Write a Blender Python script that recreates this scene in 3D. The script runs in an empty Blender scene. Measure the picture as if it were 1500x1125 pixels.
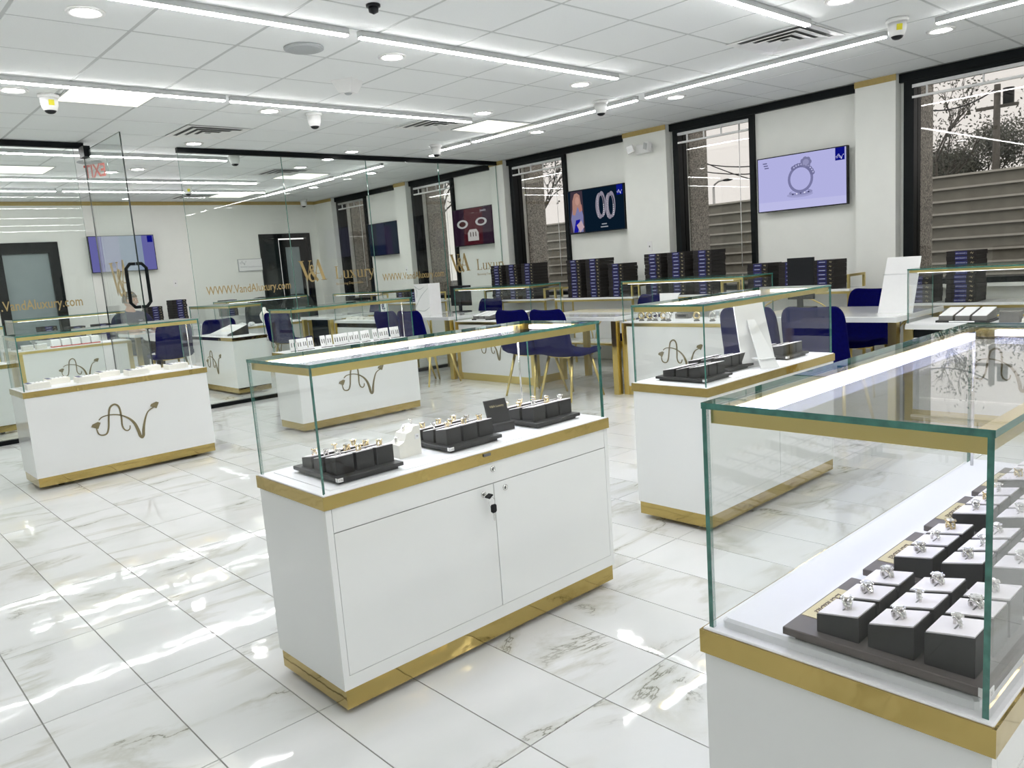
import bpy, bmesh, math, random
from mathutils import Vector, Matrix
random.seed(7)
PI = math.pi
S = bpy.context.scene
C = S.collection

# ------------------------------------------------------------------ camera
CAM_Z = 1.32
YAW, PITCH, ROLL, FPX = 0.83575, 0.15147, -0.07306, 1146.1
_fw = Vector((math.cos(YAW)*math.cos(PITCH), math.sin(YAW)*math.cos(PITCH), -math.sin(PITCH)))
_r0 = Vector((math.sin(YAW), -math.cos(YAW), 0.0))
_u0 = _r0.cross(_fw)
_rt = _r0*math.cos(ROLL) + _u0*math.sin(ROLL)
_up = -_r0*math.sin(ROLL) + _u0*math.cos(ROLL)
cam_d = bpy.data.cameras.new('camera')
cam_d.sensor_width = 36.0
cam_d.lens = FPX/1500*36.0
cam_d.clip_start = 0.05
cam_d.clip_end = 300
cam = bpy.data.objects.new('camera', cam_d)
C.objects.link(cam)
cam.matrix_world = Matrix((( _rt.x, _up.x, -_fw.x, 0), (_rt.y, _up.y, -_fw.y, 0), (_rt.z, _up.z, -_fw.z, CAM_Z), (0, 0, 0, 1)))
S.camera = cam

# ------------------------------------------------------------------ world, exposure
S.view_settings.view_transform = 'Standard'
S.view_settings.look = 'None'
S.view_settings.gamma = 1.0
S.view_settings.use_curve_mapping = False
S.view_settings.exposure = 0.40
w = bpy.data.worlds.new('overcast_sky'); S.world = w; w.use_nodes = True
bg = w.node_tree.nodes['Background']
bg.inputs[0].default_value = (0.86, 0.825, 0.805, 1)
bg.inputs[1].default_value = 1.2
STRIP_E = 28.0
PANEL_E = 1.25
DOWN_E = 32.0
CASE_E = 26.0
try:
    S.cycles.transparent_max_bounces = 48
    S.cycles.max_bounces = 10
    S.cycles.diffuse_bounces = 5
    S.cycles.glossy_bounces = 5
    S.cycles.sample_clamp_indirect = 6.0
except Exception:
    pass

# ------------------------------------------------------------------ pixel -> point on a known plane (1500x1125 frame)
_cp = Vector((0, 0, CAM_Z))
def _ray(px, py): return _fw*FPX + _rt*(px-750) - _up*(py-562.5)
def at_z(px, py, z): d = _ray(px, py); return _cp + d*((z-CAM_Z)/d.z)
def at_x(px, py, x): d = _ray(px, py); return _cp + d*(x/d.x)
def at_y(px, py, y): d = _ray(px, py); return _cp + d*(y/d.y)
def depth_of(p): return (Vector(p)-_cp).dot(_fw)
def project(p):
    d = Vector(p)-_cp; z = d.dot(_fw)
    return (750+FPX*d.dot(_rt)/z, 562.5-FPX*d.dot(_up)/z) if z > 0.05 else None

# ------------------------------------------------------------------ materials
def newmat(name):
    m = bpy.data.materials.new(name); m.use_nodes = True
    return m, m.node_tree.nodes, m.node_tree.links, m.node_tree.nodes['Principled BSDF']
def mat(name, col, rough=0.5, metal=0.0, noise=0.0, nscale=40, bump=0.0, coat=0.0, spec=None):
    m, n, l, b = newmat(name)
    b.inputs['Base Color'].default_value = (*col, 1)
    b.inputs['Roughness'].default_value = rough
    b.inputs['Metallic'].default_value = metal
    if coat: b.inputs['Coat Weight'].default_value = coat; b.inputs['Coat Roughness'].default_value = 0.03
    if spec is not None: b.inputs['Specular IOR Level'].default_value = spec
    if noise or bump:
        tc = n.new('ShaderNodeTexCoord'); t = n.new('ShaderNodeTexNoise')
        t.inputs['Scale'].default_value = nscale; t.inputs['Detail'].default_value = 5
        l.new(tc.outputs['Object'], t.inputs['Vector'])
        if noise:
            r = n.new('ShaderNodeValToRGB')
            r.color_ramp.elements[0].position = 0.3; r.color_ramp.elements[1].position = 0.7
            r.color_ramp.elements[0].color = (*[c*(1-noise) for c in col], 1)
            r.color_ramp.elements[1].color = (*[min(1, c*(1+noise)) for c in col], 1)
            l.new(t.outputs['Fac'], r.inputs['Fac']); l.new(r.outputs['Color'], b.inputs['Base Color'])
        if bump:
            bp = n.new('ShaderNodeBump'); bp.inputs['Strength'].default_value = bump; bp.inputs['Distance'].default_value = 0.003
            l.new(t.outputs['Fac'], bp.inputs['Height']); l.new(bp.outputs['Normal'], b.inputs['Normal'])
    return m
def emat(name, col, e):
    m = bpy.data.materials.new(name); m.use_nodes = True
    n = m.node_tree.nodes; l = m.node_tree.links; n.clear()
    o = n.new('ShaderNodeOutputMaterial'); em = n.new('ShaderNodeEmission')
    em.inputs[0].default_value = (*col, 1); em.inputs[1].default_value = e
    l.new(em.outputs[0], o.inputs[0]); return m
def glassmat(name, tint, rough=0.0, ior=1.31):
    m = bpy.data.materials.new(name); m.use_nodes = True
    n = m.node_tree.nodes; l = m.node_tree.links; n.clear()
    o = n.new('ShaderNodeOutputMaterial'); mix = n.new('ShaderNodeMixShader')
    t = n.new('ShaderNodeBsdfTransparent'); t.inputs[0].default_value = (*tint, 1)
    g = n.new('ShaderNodeBsdfGlossy'); g.inputs['Roughness'].default_value = rough
    fr = n.new('ShaderNodeFresnel'); geo = n.new('ShaderNodeNewGeometry')
    mr = n.new('ShaderNodeMapRange')      # same reflectance whichever side of the thin pane is met
    mr.inputs[3].default_value = ior; mr.inputs[4].default_value = 1/ior
    l.new(geo.outputs['Backfacing'], mr.inputs[0]); l.new(mr.outputs[0], fr.inputs[0])
    l.new(fr.outputs[0], mix.inputs[0]); l.new(t.outputs[0], mix.inputs[1]); l.new(g.outputs[0], mix.inputs[2])
    l.new(mix.outputs[0], o.inputs[0]); return m
def marble(name):
    m, n, l, b = newmat(name)
    tc = n.new('ShaderNodeTexCoord'); oi = n.new('ShaderNodeObjectInfo')
    geo = n.new('ShaderNodeNewGeometry')
    mul = n.new('ShaderNodeMath'); mul.operation = 'MULTIPLY'; mul.inputs[1].default_value = 37.0
    l.new(oi.outputs['Random'], mul.inputs[0])
    add = n.new('ShaderNodeVectorMath'); add.operation = 'ADD'
    l.new(tc.outputs['Object'], add.inputs[0]); l.new(mul.outputs[0], add.inputs[1])
    def noise(scale, detail, rough, dist, rotz, sy):
        mp = n.new('ShaderNodeMapping'); mp.inputs['Rotation'].default_value = (0, 0, rotz); mp.inputs['Scale'].default_value = (1.0, sy, 1.0)
        l.new(add.outputs[0], mp.inputs['Vector'])
        t = n.new('ShaderNodeTexNoise'); t.inputs['Scale'].default_value = scale; t.inputs['Detail'].default_value = detail; t.inputs['Roughness'].default_value = rough; t.inputs['Distortion'].default_value = dist
        l.new(mp.outputs[0], t.inputs['Vector']); return t
    def ramp(src, p0, c0, p1, c1):
        r = n.new('ShaderNodeValToRGB'); r.color_ramp.elements[0].position = p0; r.color_ramp.elements[1].position = p1
        r.color_ramp.elements[0].color = (*c0, 1); r.color_ramp.elements[1].color = (*c1, 1); l.new(src, r.inputs['Fac']); return r
    def ridge(t):
        a_ = n.new('ShaderNodeMath'); a_.operation = 'SUBTRACT'; a_.inputs[1].default_value = 0.5
        c_ = n.new('ShaderNodeMath'); c_.operation = 'ABSOLUTE'
        l.new(t.outputs['Fac'], a_.inputs[0]); l.new(a_.outputs[0], c_.inputs[0]); return c_.outputs[0]
    def mixc(kind, fac, c1, c2):
        m_ = n.new('ShaderNodeMixRGB'); m_.blend_type = kind
        if isinstance(fac, float): m_.inputs[0].default_value = fac
        else: l.new(fac, m_.inputs[0])
        l.new(c1, m_.inputs[1]); l.new(c2, m_.inputs[2]); return m_.outputs[0]
    ground_ = ramp(noise(1.6, 4, 0.5, 0.3, 0.75, 2.0).outputs['Fac'], 0.35, (0.745, 0.76, 0.748), 0.65, (0.81, 0.815, 0.815))
    rg = ridge(noise(0.85, 8, 0.60, 0.55, 0.75, 2.6))
    halo = ramp(rg, 0.0, (0.80, 0.79, 0.735), 0.050, (1, 1, 1))          # soft olive tint along a vein
    line = ramp(rg, 0.0, (0.34, 0.33, 0.28), 0.0065, (1, 1, 1))           # the thin dark thread in it
    on = ramp(noise(1.7, 2, 0.5, 0.0, 0.3, 1.0).outputs['Fac'], 0.47, (0, 0, 0), 0.56, (1, 1, 1))
    on2 = ramp(noise(3.1, 2, 0.5, 0.0, 1.3, 1.0).outputs['Fac'], 0.48, (0, 0, 0), 0.60, (1, 1, 1))
    veined = mixc('MULTIPLY', 1.0, ground_.outputs['Color'], halo.outputs['Color'])
    veined2 = mixc('MULTIPLY', on2.outputs['Color'], veined, line.outputs['Color'])
    l.new(mixc('MIX', on.outputs['Color'], ground_.outputs['Color'], veined2), b.inputs['Base Color'])
    b.inputs['Roughness'].default_value = 0.04
    b.inputs['Specular IOR Level'].default_value = 0.55
    # faint ripple of polished porcelain
    wn = n.new('ShaderNodeTexNoise'); wn.inputs['Scale'].default_value = 7.0; wn.inputs['Detail'].default_value = 1.5
    l.new(geo.outputs['Position'], wn.inputs['Vector'])
    bp = n.new('ShaderNodeBump'); bp.inputs['Strength'].default_value = 0.35; bp.inputs['Distance'].default_value = 0.0022
    l.new(wn.outputs['Fac'], bp.inputs['Height']); l.new(bp.outputs['Normal'], b.inputs['Normal'])
    return m
def goldmat(name, col, rough, ripple):
    m, n, l, b = newmat(name)
    b.inputs['Base Color'].default_value = (*col, 1); b.inputs['Metallic'].default_value = 1.0; b.inputs['Roughness'].default_value = rough
    geo = n.new('ShaderNodeNewGeometry'); wn = n.new('ShaderNodeTexNoise'); wn.inputs['Scale'].default_value = 9.0; wn.inputs['Detail'].default_value = 2
    l.new(geo.outputs['Position'], wn.inputs['Vector'])
    bp = n.new('ShaderNodeBump'); bp.inputs['Strength'].default_value = ripple; bp.inputs['Distance'].default_value = 0.003
    l.new(wn.outputs['Fac'], bp.inputs['Height']); l.new(bp.outputs['Normal'], b.inputs['Normal'])
    return m
def speckle(name, c0, c1, scale=120):
    m, n, l, b = newmat(name)
    tc = n.new('ShaderNodeTexCoord'); v = n.new('ShaderNodeTexVoronoi'); v.inputs['Scale'].default_value = scale
    l.new(tc.outputs['Object'], v.inputs['Vector'])
    mx = n.new('ShaderNodeMixRGB'); mx.inputs[1].default_value = (*c0, 1); mx.inputs[2].default_value = (*c1, 1)
    sp = n.new('ShaderNodeSeparateColor'); l.new(v.outputs['Color'], sp.inputs[0]); l.new(sp.outputs[0], mx.inputs['Fac'])
    l.new(mx.outputs[0], b.inputs['Base Color']); b.inputs['Roughness'].default_value = 0.9
    return m

M = {}
M['wall'] = mat('wall_paint', (0.80, 0.81, 0.77), 0.6, noise=0.015, nscale=6, bump=0.05)
M['ceil'] = mat('acoustic_tile', (0.80, 0.82, 0.82), 0.9, noise=0.03, nscale=260, bump=0.35)
M['grid'] = mat('ceiling_grid_paint', (0.50, 0.52, 0.52), 0.5)
M['marble'] = marble('polished_marble_tile')
M['grout'] = mat('grey_grout', (0.30, 0.30, 0.28), 0.8, noise=0.1, nscale=90)
M['white'] = mat('white_laminate', (0.82, 0.835, 0.83), 0.12, noise=0.01, nscale=3, coat=0.4)
M['panelw'] = mat('white_case_panel', (0.82, 0.835, 0.82), 0.16, noise=0.01, nscale=3, coat=0.3)
M['deck'] = mat('white_leatherette', (0.86, 0.86, 0.88), 0.5, noise=0.02, nscale=200, bump=0.05)
M['gold'] = goldmat('polished_gold', (0.47, 0.355, 0.13), 0.06, 0.55)
M['goldb'] = goldmat('satin_gold', (0.70, 0.56, 0.22), 0.28, 0.05)
M['goldp'] = mat('gold_paint', (0.42, 0.31, 0.10), 0.45, noise=0.06, nscale=30)
M['logo'] = mat('logo_brass', (0.22, 0.185, 0.10), 0.35, 0.4, noise=0.05, nscale=50)
M['vinyl'] = mat('gold_vinyl', (0.42, 0.31, 0.13), 0.35, noise=0.04, nscale=40)
M['glass'] = glassmat('clear_glass', (0.990, 0.996, 0.993))
M['glassn'] = glassmat('clear_low_iron_glass', (0.990, 0.996, 0.993), ior=1.40)
M['part'] = glassmat('partition_glass', (0.965, 0.985, 0.975))
M['wglass'] = glassmat('tinted_window_glass', (0.80, 0.795, 0.78), ior=1.5)
M['edge'] = mat('green_glass_edge', (0.055, 0.19, 0.155), 0.08, noise=0.25, nscale=60, coat=0.5)
M['edgeb'] = mat('dark_glass_edge', (0.01, 0.02, 0.018), 0.15, noise=0.1, nscale=30)
M['black'] = mat('black_metal', (0.004, 0.006, 0.007), 0.45, noise=0.1, nscale=30, spec=0.15)
M['blackp'] = mat('black_plastic', (0.006, 0.007, 0.009), 0.4, noise=0.1, nscale=50, spec=0.25)
M['tray'] = mat('charcoal_leatherette', (0.030, 0.029, 0.029), 0.5, noise=0.12, nscale=160, bump=0.06, spec=0.3)
M['trayb'] = mat('taupe_tray_board', (0.115, 0.098, 0.092), 0.5, noise=0.08, nscale=120, bump=0.06)
M['ringtop'] = mat('white_ring_pad', (0.84, 0.80, 0.82), 0.6, noise=0.02, nscale=120)
M['cream'] = mat('cream_board', (0.84, 0.82, 0.75), 0.5, noise=0.02, nscale=60)
M['card'] = mat('white_card', (0.85, 0.85, 0.85), 0.5, noise=0.01, nscale=30)
M['labelg'] = mat('gold_label', (0.60, 0.52, 0.30), 0.35, 0.3, noise=0.05, nscale=40)
M['ink'] = mat('brown_ink', (0.10, 0.06, 0.03), 0.6, noise=0.05, nscale=30)
M['blue'] = mat('royal_blue_velvet', (0.0006, 0.0010, 0.062), 0.9, noise=0.2, nscale=60, bump=0.1, spec=0.08)
M['blue'].node_tree.nodes['Principled BSDF'].inputs['Sheen Weight'].default_value = 0.0
M['navy'] = mat('navy_label', (0.004, 0.005, 0.10), 0.5, noise=0.1, nscale=60)
M['text'] = mat('pale_print', (0.55, 0.57, 0.70), 0.5, noise=0.02, nscale=20)
M['boxd'] = mat('dark_display_box', (0.020, 0.018, 0.017), 0.6, noise=0.15, nscale=70, bump=0.05, spec=0.2)
M['silver'] = mat('polished_silver', (0.72, 0.70, 0.68), 0.18, 1.0, noise=0.1, nscale=300)
M['ygold'] = mat('yellow_gold', (0.70, 0.57, 0.33), 0.18, 1.0, noise=0.1, nscale=300)
M['gem'] = mat('cut_stone', (0.80, 0.79, 0.78), 0.08, 0.5, noise=0.25, nscale=500)
M['chrome'] = mat('chrome', (0.75, 0.75, 0.74), 0.12, 1.0, noise=0.05, nscale=60)
M['alum'] = mat('aluminium', (0.52, 0.53, 0.53), 0.35, 0.9, noise=0.05, nscale=40)
M['plas'] = mat('white_plastic', (0.80, 0.80, 0.79), 0.35, noise=0.01, nscale=30)
M['greyp'] = mat('grey_grille', (0.40, 0.42, 0.43), 0.7, noise=0.15, nscale=300)
M['dark'] = mat('dark_slot', (0.16, 0.165, 0.165), 0.7, noise=0.1, nscale=40)
M['yellow'] = mat('yellow_sticker', (0.72, 0.65, 0.02), 0.5, noise=0.03, nscale=40)
M['red'] = mat('red_print', (0.62, 0.09, 0.07), 0.5, noise=0.03, nscale=40)
M['grey'] = mat('grey_board', (0.17, 0.165, 0.155), 0.55, noise=0.06, nscale=80)
M['strip'] = emat('strip_diffuser', (1.0, 0.99, 0.985), STRIP_E)
M['panel'] = emat('panel_diffuser', (1.0, 0.99, 0.86), PANEL_E)
M['down'] = emat('downlight_lens', (1.0, 0.99, 0.97), DOWN_E)
M['caseled'] = emat('case_light_tube', (0.84, 0.88, 1.0), CASE_E)
M['casesoft'] = emat('soft_case_light_tube', (0.94, 0.95, 1.0), 5.0)
M['casecool'] = emat('cool_case_light_tube', (0.60, 0.635, 1.0), 7.5)
M['skin'] = mat('skin', (0.50, 0.30, 0.21), 0.5, noise=0.08, nscale=20)
M['hair'] = mat('grey_brown_hair', (0.10, 0.09, 0.075), 0.7, noise=0.3, nscale=90, bump=0.2)
M['shirt'] = mat('navy_cloth', (0.006, 0.008, 0.045), 0.8, noise=0.15, nscale=120, bump=0.1)
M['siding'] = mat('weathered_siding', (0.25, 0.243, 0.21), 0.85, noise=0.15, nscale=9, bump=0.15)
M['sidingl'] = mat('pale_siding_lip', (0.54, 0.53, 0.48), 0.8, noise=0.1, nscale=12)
M['aggr'] = speckle('exposed_aggregate', (0.10, 0.095, 0.085), (0.56, 0.52, 0.46), 95)
M['asphalt'] = mat('asphalt', (0.09, 0.09, 0.085), 0.9, noise=0.3, nscale=30, bump=0.2)
M['leaf'] = mat('dark_leaves', (0.085, 0.090, 0.068), 0.8, noise=0.4, nscale=3)
M['bark'] = mat('bark', (0.12, 0.11, 0.095), 0.9, noise=0.3, nscale=20, bump=0.4)
M['doorglass'] = mat('frosted_door_glass', (0.23, 0.28, 0.29), 0.25, noise=0.05, nscale=4)
M['darkglass'] = mat('dark_door_glass', (0.012, 0.018, 0.018), 0.12, noise=0.2, nscale=5)
M['lounge'] = mat('dark_green_leather', (0.012, 0.020, 0.018), 0.45, noise=0.2, nscale=40)

# ------------------------------------------------------------------ mesh helper
class MB:
    def __init__(s): s.v, s.f, s.m, s.s = [], [], [], []
    def add(s, v, f, mi=0, sm=False, T=None):
        o = len(s.v)
        s.v += [tuple(T @ Vector(p)) if T is not None else tuple(p) for p in v]
        for k, q in enumerate(f):
            s.f.append(tuple(o+i for i in q)); s.m.append(mi[k] if isinstance(mi, (list, tuple)) else mi); s.s.append(sm)
        return s
    def box(s, x0, y0, z0, x1, y1, z1, mi=0, T=None, pane=None, em=1):
        v = [(x, y, z) for z in (z0, z1) for y in (y0, y1) for x in (x0, x1)]
        f = [(0, 2, 3, 1), (4, 5, 7, 6), (0, 1, 5, 4), (2, 6, 7, 3), (0, 4, 6, 2), (1, 3, 7, 5)]
        ax = [2, 2, 1, 1, 0, 0]
        if pane is not None: mi = [0 if a == pane else em for a in ax]
        return s.add(v, f, mi, False, T)
    def rbox(s, x0, y0, z0, x1, y1, z1, b, mi=0, T=None):      # box with chamfered top and vertical edges
        def ring(i, z):
            return [(x0+i+b, y0+i, z), (x1-i-b, y0+i, z), (x1-i, y0+i+b, z), (x1-i, y1-i-b, z), (x1-i-b, y1-i, z), (x0+i+b, y1-i, z), (x0+i, y1-i-b, z), (x0+i, y0+i+b, z)]
        v = ring(0, z0)+ring(0, z1-b)+ring(b*0.8, z1)
        f = [tuple(reversed(range(8)))]+[(r*8+i, r*8+(i+1) % 8, r*8+8+(i+1) % 8, r*8+8+i) for r in range(2) for i in range(8)]+[tuple(range(16, 24))]
        return s.add(v, f, mi, False, T)
    def hexa(s, bot, top, mi=0, T=None):                          # 4 bottom + 4 top corners, ccw from above
        f = [(3, 2, 1, 0), (4, 5, 6, 7)]+[(i, (i+1) % 4, 4+(i+1) % 4, 4+i) for i in range(4)]
        return s.add(list(bot)+list(top), f, mi, False, T)
    def tube(s, pts, r, n=8, mi=0, closed=False, T=None, sm=True):
        pts = [Vector(p) for p in pts]; N = len(pts); rs = r if isinstance(r, (list, tuple)) else [r]*N
        v = []; last = None
        for i, p in enumerate(pts):
            a = pts[(i-1) % N] if closed or i > 0 else p; b = pts[(i+1) % N] if closed or i < N-1 else p
            t = (b-a).normalized()
            if last is None:
                last = t.orthogonal().normalized()
            last = (last-t*last.dot(t))
            last = last.normalized() if last.length > 1e-6 else t.orthogonal().normalized()
            q = t.cross(last)
            v += [p+(last*math.cos(2*PI*k/n)+q*math.sin(2*PI*k/n))*rs[i] for k in range(n)]
        f = []
        for i in range(N if closed else N-1):
            j = (i+1) % N
            f += [(i*n+k, i*n+(k+1) % n, j*n+(k+1) % n, j*n+k) for k in range(n)]
        if not closed: f += [tuple(reversed(range(n))), tuple((N-1)*n+k for k in range(n))]
        return s.add(v, f, mi, sm, T)
    def lathe(s, prof, n=20, c=(0, 0, 0), mi=0, T=None, sm=True):
        v = []; 
        for r, z in prof: v += [(c[0]+r*math.cos(2*PI*k/n), c[1]+r*math.sin(2*PI*k/n), c[2]+z) for k in range(n)]
        f = []
        for i in range(len(prof)-1): f += [(i*n+k, i*n+(k+1) % n, (i+1)*n+(k+1) % n, (i+1)*n+k) for k in range(n)]
        if prof[0][0] > 1e-6: f.append(tuple(reversed(range(n))))
        if prof[-1][0] > 1e-6: f.append(tuple((len(prof)-1)*n+k for k in range(n)))
        return s.add(v, f, mi, sm, T)
    def ell(s, c, rx, ry, rz, n=14, k=9, mi=0, T=None):
        prof = [(math.sin(PI*i/(k-1)), -math.cos(PI*i/(k-1))) for i in range(k)]
        v = []
        for r, z in prof: v += [(c[0]+rx*r*math.cos(2*PI*j/n), c[1]+ry*r*math.sin(2*PI*j/n), c[2]+rz*z) for j in range(n)]
        f = []
        for i in range(k-1): f += [(i*n+j, i*n+(j+1) % n, (i+1)*n+(j+1) % n, (i+1)*n+j) for j in range(n)]
        return s.add(v, f, mi, True, T)
    def prism(s, poly, y0, y1, mi=0, T=None):                     # polygon in x,z extruded along y
        n = len(poly)
        v = [(x, y0, z) for x, z in poly]+[(x, y1, z) for x, z in poly]
        f = [tuple(range(n)), tuple(reversed(range(n, 2*n)))]+[(i, n+i, n+(i+1) % n, (i+1) % n) for i in range(n)]
        return s.add(v, f, mi, False, T)
    def ribbon(s, pts, wid, y0, y1, mi=0, T=None, sub=4):         # flat stroke in x,z with a width per point
        P = [Vector((p[0], p[1])) for p in pts]; W = wid if isinstance(wid, (list, tuple)) else [wid]*len(P)
        Q, V = [], []
        for i in range(len(P)-1):
            a, b, c, d = P[max(i-1, 0)], P[i], P[i+1], P[min(i+2, len(P)-1)]
            for k in range(sub):
                t = k/sub
                Q.append(0.5*((2*b)+(c-a)*t+(2*a-5*b+4*c-d)*t*t+(3*b-a-3*c+d)*t**3)); V.append(W[i]*(1-t)+W[i+1]*t)
        Q.append(P[-1]); V.append(W[-1])
        v = []
        for i, q in enumerate(Q):
            t = (Q[min(i+1, len(Q)-1)]-Q[max(i-1, 0)]); t = t.normalized() if t.length > 0 else Vector((1, 0))
            nrm = Vector((-t.y, t.x))*V[i]/2
            a, b = q+nrm, q-nrm
            v += [(a.x, y0, a.y), (b.x, y0, b.y), (b.x, y1, b.y), (a.x, y1, a.y)]
        f = []
        for i in range(len(Q)-1):
            o = i*4
            f += [(o+k, o+(k+1) % 4, o+4+(k+1) % 4, o+4+k) for k in range(4)]
        f += [(3, 2, 1, 0), tuple(len(v)-4+k for k in range(4))]
        return s.add(v, f, mi, False, T)
    def mesh(s, name, mats):
        me = bpy.data.meshes.new(name); me.from_pydata(s.v, [], s.f)
        for m in (mats if isinstance(mats, (list, tuple)) else [mats]): me.materials.append(M[m] if isinstance(m, str) else m)
        me.polygons.foreach_set('material_index', s.m); me.polygons.foreach_set('use_smooth', s.s)
        bm = bmesh.new(); bm.from_mesh(me); bmesh.ops.recalc_face_normals(bm, faces=bm.faces); bm.to_mesh(me); bm.free()
        me.update(); return me
    def build(s, name, mats, parent=None, loc=None, rz=0):
        return put(name, s.mesh(name, mats), parent, loc, rz)
def put(name, me, parent=None, loc=None, rz=0):
    o = bpy.data.objects.new(name, me); C.objects.link(o)
    if parent is not None: o.parent = parent
    if loc is not None: o.location = loc
    if rz: o.rotation_euler = (0, 0, rz)
    return o
def tag(o, label, cat, group=None):
    o['label'] = label; o['category'] = cat
    if group: o['group'] = group
    return o
def thing(name, label, cat, loc=(0, 0, 0), rz=0, group=None):
    o = put(name, None, None, loc, rz); o.empty_display_size = 0.05
    return tag(o, label, cat, group)
def struct(o): o['kind'] = 'structure'; return o
def stuff(o): o['kind'] = 'stuff'; return o
def copytree(o, parent=None):
    c = o.copy(); C.objects.link(c); c.parent = parent
    for ch in list(o.children): copytree(ch, c)
    return c
def dup(root, loc, rz=0, label=None, group=None):
    c = copytree(root); c.location = loc; c.rotation_euler = (0, 0, rz)
    if label: c['label'] = label
    if group: c['group'] = group
    return c
def Tz(loc=(0, 0, 0), rz=0, rx=0): return Matrix.Translation(loc) @ Matrix.Rotation(rz, 4, 'Z') @ Matrix.Rotation(rx, 4, 'X')
_tcache = {}
def text_geo(body, size, shear=0.0, bold=0.0, align='LEFT', spacing=1.0):
    key = (body, size, shear, bold, align, spacing)
    if key not in _tcache:
        cu = bpy.data.curves.new('txt', 'FONT'); cu.body = body; cu.size = size; cu.shear = shear; cu.offset = bold; cu.align_x = align
        cu.space_character = spacing; cu.resolution_u = 2
        o = bpy.data.objects.new('txt', cu); C.objects.link(o)
        dg = bpy.context.evaluated_depsgraph_get()
        me = bpy.data.meshes.new_from_object(o.evaluated_get(dg))
        v = [tuple(p.co) for p in me.vertices]; f = [tuple(p.vertices) for p in me.polygons]
        bpy.data.objects.remove(o); bpy.data.curves.remove(cu); bpy.data.meshes.remove(me)
        _tcache[key] = (v, f)
    return _tcache[key]
def add_text(mb, body, size, x, z, y, mi=0, T=None, th=0.0, **kw):    # upright text facing -y
    v, f = text_geo(body, size, **kw)
    if th:
        n = len(v)
        mb.add([(x+p[0], y, z+p[1]) for p in v], f, mi, False, T)
    else:
        mb.add([(x+p[0], y, z+p[1]) for p in v], f, mi, False, T)
def text_w(body, size, **kw):
    v, f = text_geo(body, size, **kw); xs = [p[0] for p in v]; return max(xs)-min(xs)

ORD = ['first', 'second', 'third', 'fourth', 'fifth', 'sixth', 'seventh', 'eighth', 'ninth', 'tenth', 'eleventh', 'twelfth', 'thirteenth', 'fourteenth', 'fifteenth', 'sixteenth', 'seventeenth', 'eighteenth', 'nineteenth', 'twentieth']

# ================================================================== STRUCTURE
ZC = 2.77
XW = 7.80          # white panels between the windows
YP = 8.50          # glass partition
YF = 13.75         # far wall
X0, Y0 = -4.0, -3.2
GX = [0.385+0.3115*k for k in range(-14, 25)]
GY = [1.493+0.6225*k for k in range(-8, 21)]
b = MB(); b.box(X0, Y0, -0.12, 8.0, YF+0.15, -0.0025)
floor = struct(b.build('floor', 'grout'))
tiles = []
for i in range(len(GX)-1):
    for j in range(len(GY)-1):
        x0, x1, y0, y1 = GX[i], min(GX[i+1], 7.72), GY[j], min(GY[j+1], YF)
        if x0 > 7.6 or y0 > YF-0.05 or x0 < X0+0.01 or y0 < Y0+0.01: continue
        cs = [project((x, y, 0)) for x in (x0, x1) for y in (y0, y1)]
        vis = all(cs) and any(-20 < c[0] < 1520 and -20 < c[1] < 1145 for c in cs)
        area = 0
        if vis:
            a, b2, c2, d2 = cs[0], cs[2], cs[3], cs[1]
            q = [a, b2, c2, d2]
            area = abs(sum(q[k][0]*q[(k+1) % 4][1]-q[(k+1) % 4][0]*q[k][1] for k in range(4)))/2
        tiles.append((area, x0, x1, y0, y1))
tiles.sort(key=lambda t: -t[0])
g = 0.0022
tile_me = MB().box(-0.3115/2+g, -0.6225/2+g, -0.01, 0.3115/2-g, 0.6225/2-g, 0.0).mesh('tile', 'marble')
rest = MB(); cnt = 0
for a, x0, x1, y0, y1 in tiles:
    if cnt < 295 and a > 0 and x1-x0 > 0.3 and y1-y0 > 0.6:
        put('tile', tile_me, floor, ((x0+x1)/2, (y0+y1)/2, 0.0)); cnt += 1
    else:
        rest.box(x0+g, y0+g, -0.01, x1-g, y1-g, 0.0)
stuff(rest.build('far_tile', 'marble', floor))

# ceiling
b = MB(); b.box(X0, Y0, ZC+0.03, 8.0, YF+0.15, ZC+0.15)
ceiling = struct(b.build('ceiling', 'ceil'))
CX = [1.66+0.622*k for k in range(-9, 11)]
CY = [3.24-0.61*k for k in range(10, 0, -1)]+[3.24, 3.85]+[4.21+0.62*k for k in range(0, 16)]
CX = [x for x in CX if X0 <= x <= 7.7]+[7.72]
CY = [y for y in CY if Y0 <= y <= YF-0.1]+[YF]
cm = {}
ct = []
for i in range(len(CX)-1):
    for j in range(len(CY)-1):
        cs = [project((x, y, ZC)) for x in (CX[i], CX[i+1]) for y in (CY[j], CY[j+1])]
        vis = all(cs) and any(-30 < c[0] < 1530 and -60 < c[1] < 700 for c in cs)
        dd = (CX[i]**2+CY[j]**2)
        ct.append((0 if vis else 1, dd, CX[i], CX[i+1], CY[j], CY[j+1]))
ct.sort()
rest = MB(); cnt = 0
for nv, dd, x0, x1, y0, y1 in ct:
    if nv == 0 and cnt < 290:
        key = (round(x1-x0, 3), round(y1-y0, 3))
        if key not in cm:
            hx, hy = (x1-x0)/2-0.0085, (y1-y0)/2-0.0085
            cm[key] = MB().rbox(-hx, -hy, 0, hx, hy, 0.02, 0.004, T=Matrix.Scale(-1, 4, (0, 0, 1))).mesh('ceiling_tile', 'ceil')
        put('ceiling_tile', cm[key], ceiling, ((x0+x1)/2, (y0+y1)/2, ZC+0.0245+random.uniform(-0.001, 0.001))); cnt += 1
    else:
        rest.box(x0+0.009, y0+0.009, ZC+0.004, x1-0.009, y1-0.009, ZC+0.025)
stuff(rest.build('far_ceiling_tile', 'ceil', ceiling))
b = MB()
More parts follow.
